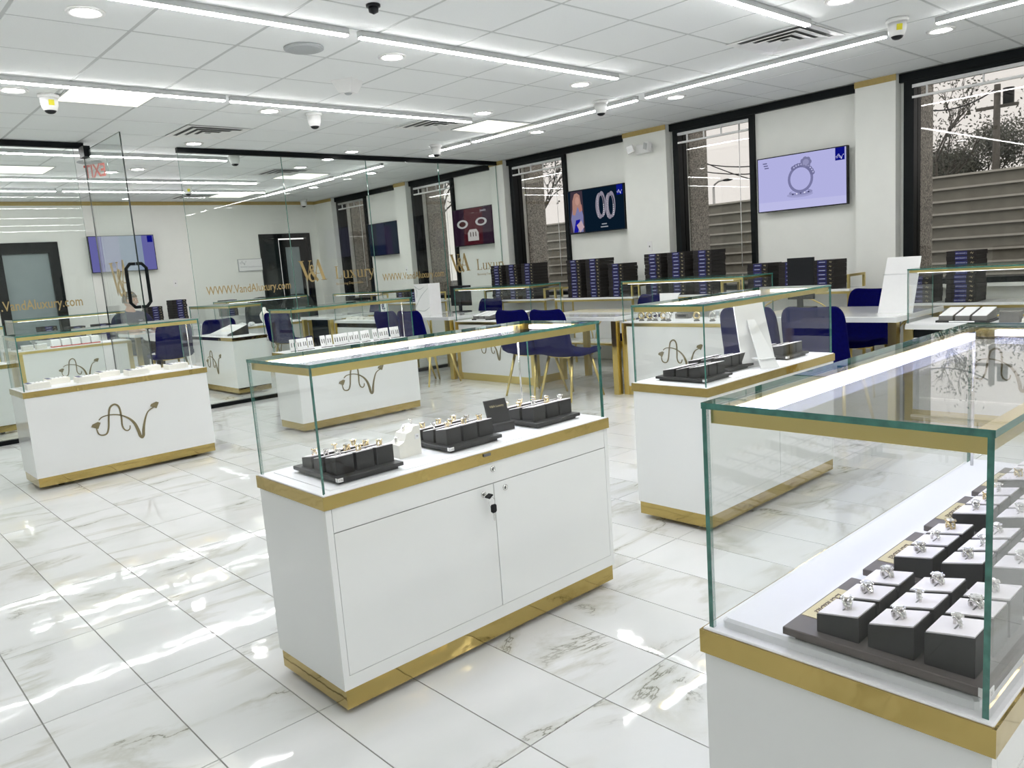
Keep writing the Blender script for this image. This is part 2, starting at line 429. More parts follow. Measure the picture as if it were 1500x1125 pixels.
for x in CX: b.box(x-0.010, Y0, ZC+0.006, x+0.010, YF, ZC+0.028)
for y in CY: b.box(X0, y-0.010, ZC+0.0065, 7.72, y+0.010, ZC+0.028)
stuff(b.build('grid_bar', 'grid', ceiling))

def wall(name, x0, y0, z0, x1, y1, z1, m='wall'):
    return struct(MB().box(x0, y0, z0, x1, y1, z1).build(name, m))
wall('wall_back', X0-0.12, Y0-0.12, 0, 8.0, Y0, ZC+0.1)
wall('wall_left', X0-0.12, Y0, 0, X0, YF+0.12, ZC+0.1)
# far wall with two door openings
D1 = (2.30, 3.20, 2.17); D2 = (6.48, 7.50, 2.19)
b = MB()
for x0, x1 in ((X0, D1[0]), (D1[1], D2[0]), (D2[1], 8.0)): b.box(x0, YF, 0, x1, YF+0.14, ZC+0.1)
for d in (D1, D2): b.box(d[0], YF, d[2], d[1], YF+0.14, ZC+0.1)
wf = struct(b.build('wall_far', 'wall'))
struct(MB().box(X0, YF-0.02, ZC-0.055, 7.72, YF-0.001, ZC+0.002).build('trim_1', 'goldp'))
for k, (d, nm) in enumerate(((D1, 'door_1'), (D2, 'door_2'))):
    fr = MB(); t = 0.14 if k == 0 else 0.07
    fr.box(d[0]+0.001, YF-0.03, 0, d[0]+t, YF+0.1, d[2]-0.001); fr.box(d[1]-t, YF-0.03, 0, d[1]-0.001, YF+0.1, d[2]-0.001); fr.box(d[0]+t, YF-0.03, d[2]-t*1.2, d[1]-t, YF+0.1, d[2]-0.001)
    do = struct(fr.build(nm, 'black'))
    if k == 0:
        MB().box(d[0]+t, YF+0.02, 0.005, d[1]-t, YF+0.06, d[2]-t*1.2).build('door_leaf', 'doorglass', do)
    else:
        MB().box(d[0]+t, YF+0.08, 0.005, d[0]+0.42, YF+0.1, d[2]-t*1.2).build('side_light', 'darkglass', do)
        lf = MB(); x0, x1 = d[0]+0.42, d[1]-t
        lf.box(x0, YF+0.03, 0.005, x0+0.10, YF+0.07, 2.08); lf.box(x1-0.14, YF+0.03, 0.005, x1, YF+0.07, 2.08); lf.box(x0+0.1, YF+0.03, 1.94, x1-0.14, YF+0.07, 2.08); lf.box(x0+0.1, YF+0.03, 0.005, x1-0.14, YF+0.07, 0.2)
        dl = lf.build('door_leaf', 'black', do)
        MB().box(x0+0.1, YF+0.045, 0.2, x1-0.14, YF+0.055, 1.94).build('pane', 'doorglass', dl)
        MB().box(x1-0.10, YF+0.0, 1.0, x1-0.06, YF+0.03, 1.35).build('door_handle', 'chrome', dl)

# window wall: columns, white panels, windows
COLS = [(3.02, 3.39), (5.57, 6.19), (8.36, 8.645), (10.74, 11.06), (13.12, YF)]
WINS = [(1.25, 2.98), (4.50, 5.53), (7.24, 8.32), (9.62, 10.70), (12.10, 13.08)]
SILL = 0.86
b = MB()
b.box(XW, Y0, 0, XW+0.25, YF, SILL)
ys = Y0
for y0, y1 in WINS:
    b.box(XW, ys, SILL, XW+0.25, y0, ZC+0.1); ys = y1
    b.box(XW, y0, ZC-0.06, XW+0.25, y1, ZC+0.1)
b.box(XW, ys, SILL, XW+0.25, YF, ZC+0.1)
wr = struct(b.build('wall_right', 'wall'))
for k, (y0, y1) in enumerate(COLS):
    MB().box(7.68, y0, 0, XW, y1, ZC+0.004).build('column', 'wall', wr)
    gt = MB(); gt.box(7.672, y0-0.004, ZC-0.055, 7.68, y1+0.004, ZC-0.001)
    struct(gt.build('trim_%d' % (k+2), 'goldp'))
hb = MB()                                           # black head channel
ys = 1.2
for y0, y1 in COLS:
    if y0 > ys: hb.box(XW-0.05, ys, ZC-0.075, XW-0.001, y0, ZC+0.002)
    ys = y1
struct(hb.build('trim_8', 'black'))
for k, (y0, y1) in enumerate(WINS):
    fr = MB(); tj = 0.075 if k else 0.09
    fr.box(XW-0.045, y1-tj, SILL, XW+0.12, y1-0.001, ZC-0.062); fr.box(XW-0.045, y0+0.001, SILL, XW+0.12, y0+0.055, ZC-0.062)
    fr.box(XW-0.045, y0+0.055, SILL, XW+0.12, y1-tj, SILL+0.05); fr.box(XW-0.0445, y0+0.055, ZC-0.11, XW+0.12, y1-tj, ZC-0.062)
    fo = struct(fr.build('window_%d' % (k+1), 'black'))
    MB().box(XW+0.04, y0+0.055, SILL+0.05, XW+0.052, y1-tj, ZC-0.11, pane=0).build('pane', ['wglass', 'edgeb'], fo)
    MB().box(XW-0.10, y0+0.01, SILL-0.03, XW+0.03, y1-0.01, SILL-0.001).build('window_sill', 'wall', fo)
    names = ['nearest window', 'second window beside the ring screen', 'third window beside the hoops screen', 'fourth window behind the partition', 'fifth window by the far corner']
    bl = thing('window_blind', 'raised white blind at the top of the '+names[k], 'blind', (XW-0.028, (y0+y1)/2, ZC-0.11), 0, 'raised window blinds')
    hy = (y1-y0)/2-0.065; o = -0.01
    MB().box(-0.022, -hy+o, -0.03, 0.018, hy+o, 0.0).build('head_rail', 'alum', bl)
    MB().box(-0.022, -hy+o, -0.12, 0.010, hy+o, -0.10).build('bottom_rail', 'plas', bl)
    for q in range(4): MB().box(-0.012, -hy+o+0.12+q*(2*hy-0.24)/3-0.006, -0.10, 0.004, -hy+o+0.12+q*(2*hy-0.24)/3+0.006, -0.03).build('ladder_tape', 'alum', bl)
    MB().tube([(-0.026, -hy+0.10, -0.03), (-0.026, -hy+0.10, -1.55)], 0.004, 6).build('cord', 'plas', bl)

# ------------------------------------------------------------------ glass partition
pt = struct(put('trim_9', None, None, (0, 0, 0)))
def hdr(x0, x1): return MB().box(x0, YP-0.03, ZC-0.05, x1, YP+0.03, ZC-0.0005).build('head_channel', 'black', pt)
hdr(X0+0.05, 2.33); hdr(3.22, 7.675)
for x0, x1 in ((X0+0.05, 2.33), (3.22, 7.675)): MB().box(x0, YP-0.03, 0.0005, x1, YP+0.03, 0.04).build('floor_channel', 'black', pt)
for x0, x1 in ((-0.6, 0.9), (0.905, 2.24), (3.225, 4.386), (4.391, 5.512), (5.517, 6.638), (6.643, 7.672)):
    MB().box(x0, YP-0.006, 0.04, x1, YP+0.006, ZC-0.05, pane=1).build('glass_panel', ['part', 'edge'], pt)
door = thing('glass_door', 'frameless glass shop door standing open with a black loop handle', 'door', (2.31, YP-0.03, 0))
MB().box(-0.006, -1.16, 0.012, 0.006, -0.04, 2.68, pane=0).build('door_glass', ['part', 'edgeb'], door)
MB().box(-0.03, -0.16, 2.62, 0.03, -0.005, 2.72).build('top_hinge', 'black', door)
MB().box(-0.03, -0.16, 0.002, 0.03, -0.005, 0.07).build('floor_hinge', 'black', door)
hl = [( -0.055, 0), ]
for s in (-1, 1):
    pts = []
    yc, zc, hw, hh, rr = -1.085, 1.375, 0.0, 0.19, 0.045
    for (y, z) in ((0, -1), (0, 1)): pass
    pts = [(s*0.006, yc, zc-hh), (s*0.05, yc, zc-hh), (s*0.085, yc, zc-hh+0.04), (s*0.085, yc, zc+hh-0.04), (s*0.05, yc, zc+hh), (s*0.006, yc, zc+hh)]
    MB().tube(pts, 0.015, 10).build('door_handle', 'black', door)

# ------------------------------------------------------------------ lettering on the glass
def va_letters(mb, x, z, h, mi=0, T=None, y=0.0, kx=0.80):   # V & A in a high contrast serif, cap height h
    t = 0.002; T = Matrix.Diagonal((kx, 1, 1, 1)) if T is None else T @ Matrix.Diagonal((kx, 1, 1, 1))
    W = lambda pts: mb.prism([(x+px*h, z+pz*h) for px, pz in pts], y-t, y, mi, T)
    W([(0.00, 1.0), (0.06, 1.0), (0.46, 0.05), (0.42, -0.06), (0.36, 0.0)][0:0] or [(0.0, 0.97), (0.20, 0.97), (0.50, 0.18), (0.42, -0.04)])     # V thick
    W([(0.42, -0.04), (0.455, 0.06), (0.74, 0.97), (0.70, 0.97)])                                                                             # V thin
    W([(-0.08, 0.97), (0.30, 0.97), (0.30, 1.0), (-0.08, 1.0)]); W([(0.60, 0.97), (0.84, 0.97), (0.84, 1.0), (0.60, 1.0)])
    mb.ribbon([(x+a*h, z+c*h) for a, c in ((1.16, -0.02), (0.98, 0.18), (0.78, 0.44), (0.70, 0.62), (0.78, 0.76), (0.90, 0.70), (0.88, 0.58), (0.74, 0.44), (0.60, 0.28), (0.60, 0.10), (0.72, -0.02), (0.88, 0.0), (1.02, 0.16), (1.10, 0.40))],
              [q*h for q in (0.15, 0.17, 0.16, 0.11, 0.05, 0.09, 0.08, 0.05, 0.12, 0.14, 0.09, 0.05, 0.05, 0.05)], y-t*1.6, y, mi, T)
    W([(0.98, 0.38), (1.12, 0.38), (1.12, 0.41), (0.98, 0.41)])
    W([(1.24, 1.04), (1.34, 1.04), (1.72, 0.0), (1.50, 0.0), (1.20, 0.88)])                                                                     # A thick
    W([(1.24, 1.04), (1.27, 0.90), (0.98, 0.0), (0.945, 0.0)])
    W([(1.40, 0.0), (1.82, 0.0), (1.82, 0.03), (1.40, 0.03)]); W([(1.10, 0.33), (1.46, 0.33), (1.46, 0.36), (1.10, 0.36)])
def luxury(mb, x, z, h, mi=0, T=None, y=0.0):        # serif "Luxury"
    t = 0.002; st, th = 0.14*h, 0.045*h
    R = lambda a, c: mb.box(x+a[0]*h, y-t, z+a[1]*h, x+c[0]*h, y, z+c[1]*h, mi, T)
    P = lambda pts, wd: mb.ribbon([(x+a*h, z+c*h) for a, c in pts], [q*h for q in wd] if isinstance(wd, (list, tuple)) else wd*h, y-t, y, mi, T)
    R((0.10, 0), (0.22, 1.0)); R((0, 0.96), (0.32, 1.0)); R((0, 0), (0.62, 0.045)); R((0.58, 0), (0.62, 0.24))                # L
    def u(o): R((o+0.06, 0.12), (o+0.17, 0.62)); R((o, 0.58), (o+0.17, 0.62)); P([(o+0.115, 0.14), (o+0.18, 0.03), (o+0.32, 0.02), (o+0.46, 0.13)], [0.10, 0.07, 0.05, 0.04]); R((o+0.42, 0), (o+0.53, 0.62)); R((o+0.36, 0.58), (o+0.53, 0.62)); R((o+0.42, 0), (o+0.60, 0.04))
    u(0.72); u(2.06-0.02)
    o = 1.40; P([(o+0.04, 0.6), (o+0.46, 0.02)], 0.12); P([(o+0.46, 0.6), (o+0.04, 0.02)], 0.04)
    for q in (0.0, 0.34): R((o-0.02+q, 0.58), (o+0.20+q, 0.62)); R((o-0.02+q, 0), (o+0.20+q, 0.04))
    o = 2.72; R((o+0.06, 0), (o+0.17, 0.62)); R((o, 0.58), (o+0.17, 0.62)); R((o, 0), (o+0.25, 0.04)); P([(o+0.15, 0.42), (o+0.22, 0.56), (o+0.32, 0.60), (o+0.38, 0.52)], [0.04, 0.05, 0.09, 0.11])
    o = 3.16; P([(o+0.06, 0.6), (o+0.28, 0.06)], 0.11); P([(o+0.50, 0.6), (o+0.28, 0.02), (o+0.16, -0.22), (o+0.04, -0.24)], [0.04, 0.05, 0.05, 0.10])
    R((o-0.04, 0.58), (o+0.20, 0.62)); R((o+0.38, 0.58), (o+0.58, 0.62))
def glass_sign(x, z, lux=True):
    sg = thing('glass_lettering', '', 'sign', (x, YP-0.0075, z), 0, 'gold shop lettering on the partition')
    mb = MB(); va_letters(mb, 0, 0, 0.235); mb.build('initials', 'vinyl', sg)
    mb = MB(); luxury(mb, 0.455, 0.0, 0.150); mb.build('shop_name', 'vinyl', sg)
    mb = MB(); add_text(mb, 'Becoming Dependable', 0.042, 0.455, -0.075, -0.001); mb.build('tagline', 'vinyl', sg)
    return sg
glass_sign(4.47, 1.30)['label'] = 'gold shop lettering on the partition pane near the far dark door'
glass_sign(6.72, 1.275)['label'] = 'gold shop lettering on the rightmost partition pane by the column'
def www(x, w):
    o = thing('web_address', '', 'sign', (x, YP-0.0075, 1.228), 0, 'gold web addresses on the partition')
    mb = MB(); s = 0.128
    k = w/text_w('WWW.VandAluxury.com', s, bold=0.0012)
    add_text(mb, 'WWW.VandAluxury.com', s, 0, 0, -0.001, bold=0.0012, T=Matrix.Diagonal((k, 1, 1, 1)))
    mb.build('lettering', 'vinyl', o); return o
www(1.14, 0.98)['label'] = 'gold web address on the partition glass left of the open door'
www(3.34, 0.99)['label'] = 'gold web address on the partition just right of the doorway'
www(5.60, 0.99)['label'] = 'gold web address on the partition between the two shop signs'
sg = thing('door_lettering', 'gold initials lettered on the open glass door beside its handle', 'sign', (2.31-0.0075, 8.10, 1.305), -PI/2)
mb = MB(); va_letters(mb, 0, 0, 0.30, kx=1.0); mb.build('initials', 'vinyl', sg)

# ================================================================== DISPLAY CASES
LOGO_A = [(1.497, .381), (1.500, .355), (1.508, .324), (1.533, .310), (1.562, .318), (1.579, .360), (1.589, .430), (1.601, .488), (1.617, .511), (1.641, .520), (1.662, .506), (1.672, .475), (1.674, .414), (1.672, .358), (1.682, .325), (1.702, .312), (1.720, .322), (1.725, .346)]
LOGO_V = [(1.522, .424), (1.547, .442), (1.594, .449), (1.649, .441), (1.693, .422), (1.732, .392), (1.760, .351), (1.777, .295), (1.785, .256), (1.797, .240), (1.808, .256), (1.813, .290), (1.822, .330), (1.839, .382), (1.859, .421), (1.880, .438), (1.905, .449)]
def logo_geo(mb, sc=1.0, T=None, y=0.0, t=0.005, cx=1.71, cz=0.38, wmul=1.0):
    A = [((p[0]-cx)*sc, (p[1]-cz)*sc) for p in LOGO_A]; V = [((p[0]-cx)*sc, (p[1]-cz)*sc) for p in LOGO_V]
    n = len(A); mb.ribbon(A, [wmul*sc*(0.006+0.006*math.sin(PI*i/(n-1))) for i in range(n)], y-t, y, 0, T)
    wv = [0.006, 0.007, 0.007, 0.008, 0.010, 0.014, 0.019, 0.022, 0.021, 0.014, 0.019, 0.019, 0.015, 0.011, 0.008, 0.007, 0.007]
    mb.ribbon(V, [wmul*sc*q for q in wv], y-t, y, 0, T)
    for gx, gz, fl in ((1.500, 0.388, 1), (1.918, 0.466, 1)):
        ox, oz = (gx-cx)*sc, (gz-cz)*sc
        a = math.radians(18)
        poly = [(-0.034, 0.006), (-0.020, 0.019), (0.020, 0.019), (0.034, 0.006), (0.0, -0.028)]
        poly = [(ox+sc*(px*math.cos(a)-pz*math.sin(a)), oz+sc*(px*math.sin(a)+pz*math.cos(a))) for px, pz in poly]
        mb.prism(poly, y-t*1.2, y, 0, T)
CL, CD, CH = 1.265, 0.44, 1.08      # length, depth, height of a floor case
def glass_box(t, L, D, z0, z1, rail=0.024, led=True, rod=True, staff=True):
    z0 -= 0.004
    gt = 0.008; hl, hd = L/2-0.012, D/2-0.012
    MB().box(-hl, -hd, z0, hl, -hd+gt, z1-0.010, pane=1).build('front_glass', [GLM[0], 'edge'], t)
    MB().box(-hl, hd-gt, z0, hl, hd, z1-0.010, pane=1).build('rear_glass', [GLM[0], 'edge'], t)
    for s in (-1, 1):
        x = s*(hl-gt/2)
        MB().box(x-gt/2, -hd+gt, z0, x+gt/2, hd-gt, z1-0.010, pane=0).build('end_glass', [GLM[0], 'edge'], t)
    MB().box(-hl-0.001, -hd-0.001, z1-0.010, hl+0.001, hd+0.001, z1, pane=2).build('top_glass', [GLM[0], 'edge'], t)
    # gold angle rail under the top pane
    b = MB(); a, c, zt = hl-gt-0.002, hd-gt-0.002, z1-0.0105
    for s in (-1, 1):
        b.box(-a, s*c-0.006 if s > 0 else -c, zt-rail, a, s*c if s > 0 else -c+0.006, zt)
        b.box(s*a-0.006 if s > 0 else -a, -c+0.006, zt-rail, s*a if s > 0 else -a+0.006, c-0.006, zt)
    b.box(-a+0.006, -c+0.006, zt-0.003, a-0.006, -c+0.022, zt); b.box(-a+0.006, c-0.022, zt-0.003, a-0.006, c-0.006, zt)
    b.box(-a+0.006, -c+0.022, zt-0.003, -a+0.022, c-0.022, zt); b.box(a-0.022, -c+0.022, zt-0.003, a-0.006, c-0.022, zt)
    b.build('top_rail', 'goldb', t)
    if led:
        e = MB(); x0_, x1_ = (-a+0.05, a-0.11) if LEDSIDE[0] > 0 else (-a+0.11, a-0.05)
        e.box(x0_, -c+0.012, zt-0.020, x1_, -c+0.042, zt-0.0035)
        e.build('light_tube', LEDMAT[0], t)
        for s in (-1, 1):
            e = MB(); e.box(s*(a-0.027)-0.013, -c+0.065, zt-0.018, s*(a-0.027)+0.013, c-0.05, zt-0.0035)
            if s == LEDSIDE[0]: e.build('light_tube', LEDMAT[0], t)
    if rod:
        for s in (LEDSIDE[0],):
            MB().tube([(s*(a-0.075), -c+0.028, z0), (s*(a-0.075), -c+0.028, zt-0.003)], 0.004, 8).build('wire_post', 'chrome', t)
LEDSIDE = [-1]; LEDMAT = ['caseled']; GLM = ['glass']
def display_case(label, loc, rz, logo=True, staff=True, group='tall white display cases', ledside=-1):
    LEDSIDE[0] = ledside
    t = thing('display_case', label, 'display case', (loc[0], loc[1], 0), rz, group)
    hl, hd = CL/2, CD/2
    w_ = MB()
    for sx in (-1, 1):
        for sy in (-1, 1):
            wb = MB(); x, y = sx*(hl-0.16), sy*(hd-0.09)
            wb.tube([(x-0.016, y, 0.0235), (x+0.016, y, 0.0235)], 0.023, 14, sm=False)
            wb.build('wheel', 'blackp', t)
    MB().box(-hl+0.012, -hd+0.012, 0.024, hl-0.012, hd-0.012, 0.088).build('plinth', 'gold', t)
    fs = 0.018
    b = MB(); b.box(-hl+0.006, -hd+0.006, 0.088, hl-0.006, hd-0.006-fs, 0.655)
    body = b.build('cabinet_body', 'white', t)
    # staff face: rails round a drawer and two doors
    y0, y1 = hd-0.006-fs, hd-0.006
    b = MB(); xi = hl-0.026
    b.box(-hl+0.006, y0, 0.088, -xi, y1, 0.655); b.box(xi, y0, 0.088, hl-0.006, y1, 0.655); b.box(-xi, y0, 0.088, xi, y1, 0.131)
    b.build('face_frame', 'panelw', t)
    b = MB(); b.box(-xi, y0, 0.131, xi, y0+0.004, 0.655); b.build('shadow_gap', 'dark', t)  # dark sheet behind the panels, shade painted into the gaps
    gp = 0.0016
    dr = MB().box(-xi+gp, y0+0.004, 0.5805, xi-gp, y1, 0.6545).build('drawer', 'panelw', t)
    d1 = MB().box(-xi+gp, y0+0.004, 0.131+gp, -0.018-gp, y1, 0.5775).build('door', 'panelw', t)
    d2 = MB().box(-0.018+gp, y0+0.004, 0.131+gp, xi-gp, y1, 0.5775).build('door', 'panelw', t)
    def lock(par, x, z):
        m_ = MB(); m_.lathe([(0.011, 0), (0.011, 0.003), (0.009, 0.0045), (0.006, 0.0045), (0.0055, 0.003), (0.0, 0.003)], 16, T=Matrix.Translation((x, y1, z)) @ Matrix.Rotation(-PI/2, 4, 'X'))
        m_.box(x-0.001, y1+0.003, z-0.004, x+0.001, y1+0.0042, z+0.004, 1)
        m_.build('lock', ['chrome', 'dark'], par)
    lock(dr, -0.020, 0.629); lock(d1, -0.070, 0.551); lock(d2, 0.030, 0.550)
    t['lockx'] = 0.030
    MB().box(-hl, -hd, 0.655, hl, hd, 0.695).build('deck_band', 'gold', t)
    MB().rbox(-hl+0.004, -hd+0.004, 0.6951, hl-0.004, hd-0.004, 0.6985, 0.002).build('deck', 'deck', t)
    MB().rbox(-hl+0.045, -hd+0.035, 0.6985, hl-0.045, hd-0.035, 0.701, 0.002).build('deck_pad', 'deck', t)
    glass_box(t, CL, CD, 0.6985, CH)
    if logo:
        m_ = MB(); logo_geo(m_, 1.0, Matrix.Translation((0, 0, 0.38)), -hd+0.0058); m_.build('emblem', 'logo', t)
    return t
FCX, FCY = 1.675, 2.22
fc = display_case('white display case in the middle foreground with keys in its door', (FCX, FCY), PI)
LEDMAT[0] = 'casesoft'
lc = display_case('white display case at the left with flat white boxes inside', (1.71, 6.37), 0, ledside=1)
c3 = display_case('white display case behind the middle one, holding white earring cards', (3.735, 6.37), 0, ledside=1)
LEDMAT[0] = 'caseled'
r2 = display_case('white display case right of the middle one, with a white easel card', (3.645, 2.23), PI)
LEDMAT[0] = 'casecool'; GLM[0] = 'glassn'
nc = display_case('white display case in the right foreground with taupe ring trays', (1.668, 0.503), PI)
LEDMAT[0] = 'casesoft'; GLM[0] = 'glass'
c4 = display_case('white display case beyond the doorway with a ribbed white ramp', (4.02, 9.715), -PI/2, ledside=1)
c5 = display_case('white display case beyond the glass at the left picture edge', (0.93, 9.41), 0, ledside=1)
MB().box(-0.008, CD/2, 0.681, 0.022, CD/2+0.004, 0.690).build('finger_notch', 'dark', fc)  # dark block standing in for a finger notch in the band
# thicker raised pad of the right foreground case
for ch in list(nc.children):
    if ch.name.startswith('deck_pad'):
        bpy.data.objects.remove(ch)
MB().rbox(-0.608, -0.192, 0.6985, 0.608, 0.192, 0.715, 0.005).build('deck_pad', 'deck', nc)

# keys in the lock of the middle case
ks = thing('key_ring', 'two black headed keys hanging from the door lock of the middle case', 'keys', (FCX-0.030, FCY-0.5*CD+0.006-0.0045, 0.550))
def key(rz_, loc, axis_out):
    T = Matrix.Translation(loc)
    m_ = MB()
    if axis_out:
        m_.box(-0.003, -0.012, -0.001, 0.003, 0.0, 0.001, 1, T)
        m_.rbox(-0.011, -0.036, -0.002, 0.011, -0.012, 0.002, 0.0015, 0, T @ Matrix.Rotation(math.radians(-25), 4, 'Y'))
    else:
        m_.prism([(-0.011, 0.012), (-0.007, 0.016), (0.007, 0.016), (0.011, 0.012), (0.011, -0.008), (0.006, -0.013), (-0.006, -0.013), (-0.011, -0.008)], -0.003, 0.003, 0, T)
        m_.prism([(-0.0035, -0.013), (0.0035, -0.013), (0.0035, -0.040), (0.0, -0.043), (-0.0035, -0.038)], -0.001, 0.001, 1, T)
    return m_
key(0, (0, 0, 0), True).build('key', ['blackp', 'chrome'], ks)
key(0, (0.012, -0.030, -0.048), False).build('key', ['blackp', 'chrome'], ks)
MB().tube([(0.006+0.013*math.cos(a), -0.030, -0.022+0.016*math.sin(a)) for a in [2*PI*i/20 for i in range(20)]], 0.001, 6, closed=True).build('split_ring', 'chrome', ks)

def counter_case(label, loc, rz, L=1.32, D=0.5, recess=False, logo=True, H=1.085):
    LEDSIDE[0] = 1
    t = thing('counter_case', label, 'display case', (loc[0], loc[1], 0), rz, 'table height display cases between the desks')
    hl, hd = L/2, D/2; lg = 0.055
    for sx in (-1, 1):
        for sy in (-1, 1):
            x, y = sx*(hl-lg/2), sy*(hd-lg/2)
            MB().box(x-lg/2, y-lg/2, 0, x+lg/2, y+lg/2, 0.660).build('leg', 'goldb', t)
    MB().box(-hl+lg, -hd+0.010, 0.002, hl-lg, hd-0.010, 0.085).build('plinth', 'goldb', t)
    MB().box(-hl+lg, -hd+0.006, 0.085, hl-lg, hd-0.006, 0.640 if not recess else 0.60).build('cabinet_body', 'white', t)
    if recess:
        MB().box(-hl+lg, -hd+0.02, 0.60, hl-lg, hd-0.02, 0.660).build('recess_band', 'black', t)
        MB().box(-hl, -hd, 0.660, hl, hd, 0.690).build('deck_band', 'white', t)
    else:
        MB().box(-hl, -hd, 0.660, hl, hd, 0.690).build('deck_band', 'goldb', t)
        MB().box(-hl+lg, -hd+0.006, 0.640, hl-lg, hd-0.006, 0.660).build('cabinet_lip', 'white', t)
    MB().box(-hl+0.004, -hd+0.004, 0.690, hl-0.004, hd-0.004, 0.700).build('deck', 'deck', t)
    glass_box(t, L, D, 0.700, H, rail=0.018, rod=False)
    if logo:
        m_ = MB(); logo_geo(m_, 1.0, Matrix.Translation((0, 0, 0.40)), -hd+0.0058); m_.build('emblem', 'logo', t)
    return t
RX = 6.06        # centre line of the desk row along the windows
k7 = counter_case('low gold legged display case in front of the stacked boxes at the middle', (RX, 6.70), -PI/2)
k8 = counter_case('low gold legged display case behind the easel card case, with bracelets inside', (RX, 4.15), -PI/2, L=1.32)
k11 = counter_case('low display case at the right edge with grey ring bars', (RX, 1.57), -PI/2, L=1.30, recess=True)
k0 = counter_case('low display case beyond the partition with a black band and blue patterned stand', (RX, 9.52), -PI/2, L=1.32, recess=True, logo=False)
k5 = counter_case('low gold legged display case at the far left with pink based pads', (2.62, 11.35), 0)
k4 = counter_case('low display case at the far middle with a necklace bust inside', (5.28, 11.35), 0)

def desk(label, cx, cy, lx, ly):
    t = thing('desk', label, 'table', (cx, cy, 0), 0, 'white desks with gold legs')
    hx, hy = lx/2, ly/2
    MB().rbox(-hx, -hy, 0.715, hx, hy, 0.755, 0.004).build('tabletop', 'white', t)
    for sx in (-1, 1):
        for sy in (-1, 1):
            x, y = sx*(hx-0.045), sy*(hy-0.035)
            MB().box(x-0.03, y-0.03, 0, x+0.03, y+0.03, 0.714).build('leg', 'goldb', t)
    return t
desk('white desk with gold legs between the two low cases by the middle chairs', 6.20, 5.43, 0.92, 1.20)
desk('white desk at the right carrying a tall blank white card', 6.20, 2.86, 0.92, 1.22)
desk('white desk beside the partition carrying a white veined panel', 6.15, 7.92, 0.82, 1.06)
desk('white desk at the far left in front of the seated person', 3.97, 11.42, 1.30, 0.70)
desk('white desk beyond the partition behind the earring card case', 6.12, 10.62, 0.78, 0.86)
desk('white desk at the far left edge carrying a black monitor', 1.25, 11.42, 1.30, 0.70)

# ------------------------------------------------------------------ chairs
def make_chair():
    t = thing('velvet_chair', '', 'chair', (0, 0, 0), 0, 'blue velvet chairs at the desks')
    prof = [(-0.24, 0.445, 0.36), (-0.20, 0.462, 0.43), (-0.05, 0.452, 0.46), (0.10, 0.448, 0.46), (0.185, 0.475, 0.455), (0.225, 0.56, 0.45), (0.25, 0.68, 0.445), (0.272, 0.79, 0.435), (0.280, 0.830, 0.42), (0.285, 0.855, 0.385), (0.288, 0.870, 0.33)]
    nx = 9; top, bot = [], []
    for (y, z, wd) in prof:
        for i in range(nx):
            u = -1+2*i/(nx-1)
            cv = 0.025*u*u
            top.append((u*wd/2, y-cv*(1 if z > 0.5 else 0), z+(cv if z <= 0.5 else 0)))
    n = len(prof)
    me = bpy.data.meshes.new('shell'); me.from_pydata(top, [], [(j*nx+i, j*nx+i+1, (j+1)*nx+i+1, (j+1)*nx+i) for j in range(n-1) for i in range(nx-1)])
    bm = bmesh.new(); bm.from_mesh(me); bmesh.ops.solidify(bm, geom=bm.faces[:], thickness=0.04)
    bmesh.ops.subdivide_edges(bm, edges=bm.edges[:], cuts=1, use_grid_fill=True, smooth=0.6)
    bmesh.ops.recalc_face_normals(bm, faces=bm.faces)
    for f in bm.faces: f.smooth = True
    bm.to_mesh(me); bm.free(); me.materials.append(M['blue'])
    put('upholstered_shell', me, t)
    m_ = MB()
    m_.box(-0.16, -0.16, 0.405, 0.16, -0.13, 0.425); m_.box(-0.16, 0.11, 0.405, 0.16, 0.14, 0.425); m_.box(-0.02, -0.13, 0.405, 0.02, 0.11, 0.425)
    m_.build('seat_frame', 'goldb', t)
    for sx in (-1, 1):
        for sy in (-1, 1):
            l_ = MB(); a = Vector((sx*0.15, sy*0.13, 0.42)); c = Vector((sx*0.205, sy*0.235, 0.0))
            l_.tube([a, (a*0.5+c*0.5), c], [0.015, 0.013, 0.010], 8)
            l_.build('leg', 'goldb', t)
    return t
ch0 = make_chair()
ch_list = [((5.47, 5.68), PI/2, 'blue velvet chair at the middle desk, the left one of two'),
           ((5.47, 5.19), PI/2, 'blue velvet chair at the middle desk, the right one of two'),
           ((5.47, 7.90), PI/2, 'blue velvet chair at the partition desk, seen half behind case glass'),
           ((5.47, 7.41), PI/2, 'blue velvet chair at the partition desk, right of its twin'),
           ((5.47, 3.10), PI/2, 'blue velvet chair directly behind the white easel card'),
           ((5.47, 2.60), PI/2, 'blue velvet chair closest to the right foreground case'),
           ((6.78, 2.95), -PI/2, 'blue velvet chair on the window side of the right desk'),
           ((6.78, 8.12), -PI/2, 'blue velvet chair on the window side of the partition desk'),
           ((3.62, 10.72), PI, 'blue velvet chair before the far desk, left of two'),
           ((4.22, 10.72), PI, 'blue velvet chair before the far desk, right of two'),
           ((6.78, 10.9), -PI/2, 'blue velvet chair by the fourth window beyond the partition'),
           ((5.40, 10.75), PI/2+0.4, 'blue velvet chair beyond the partition near the dark door'),
           ((6.78, 5.35), -PI/2, 'blue velvet chair on the window side of the middle desk')]
for k, ((x, y), rz, lb) in enumerate(ch_list):
    if k == 0:
        ch0.location = (x, y, 0); ch0.rotation_euler = (0, 0, rz); ch0['label'] = lb
    else: dup(ch0, (x, y, 0), rz, lb)

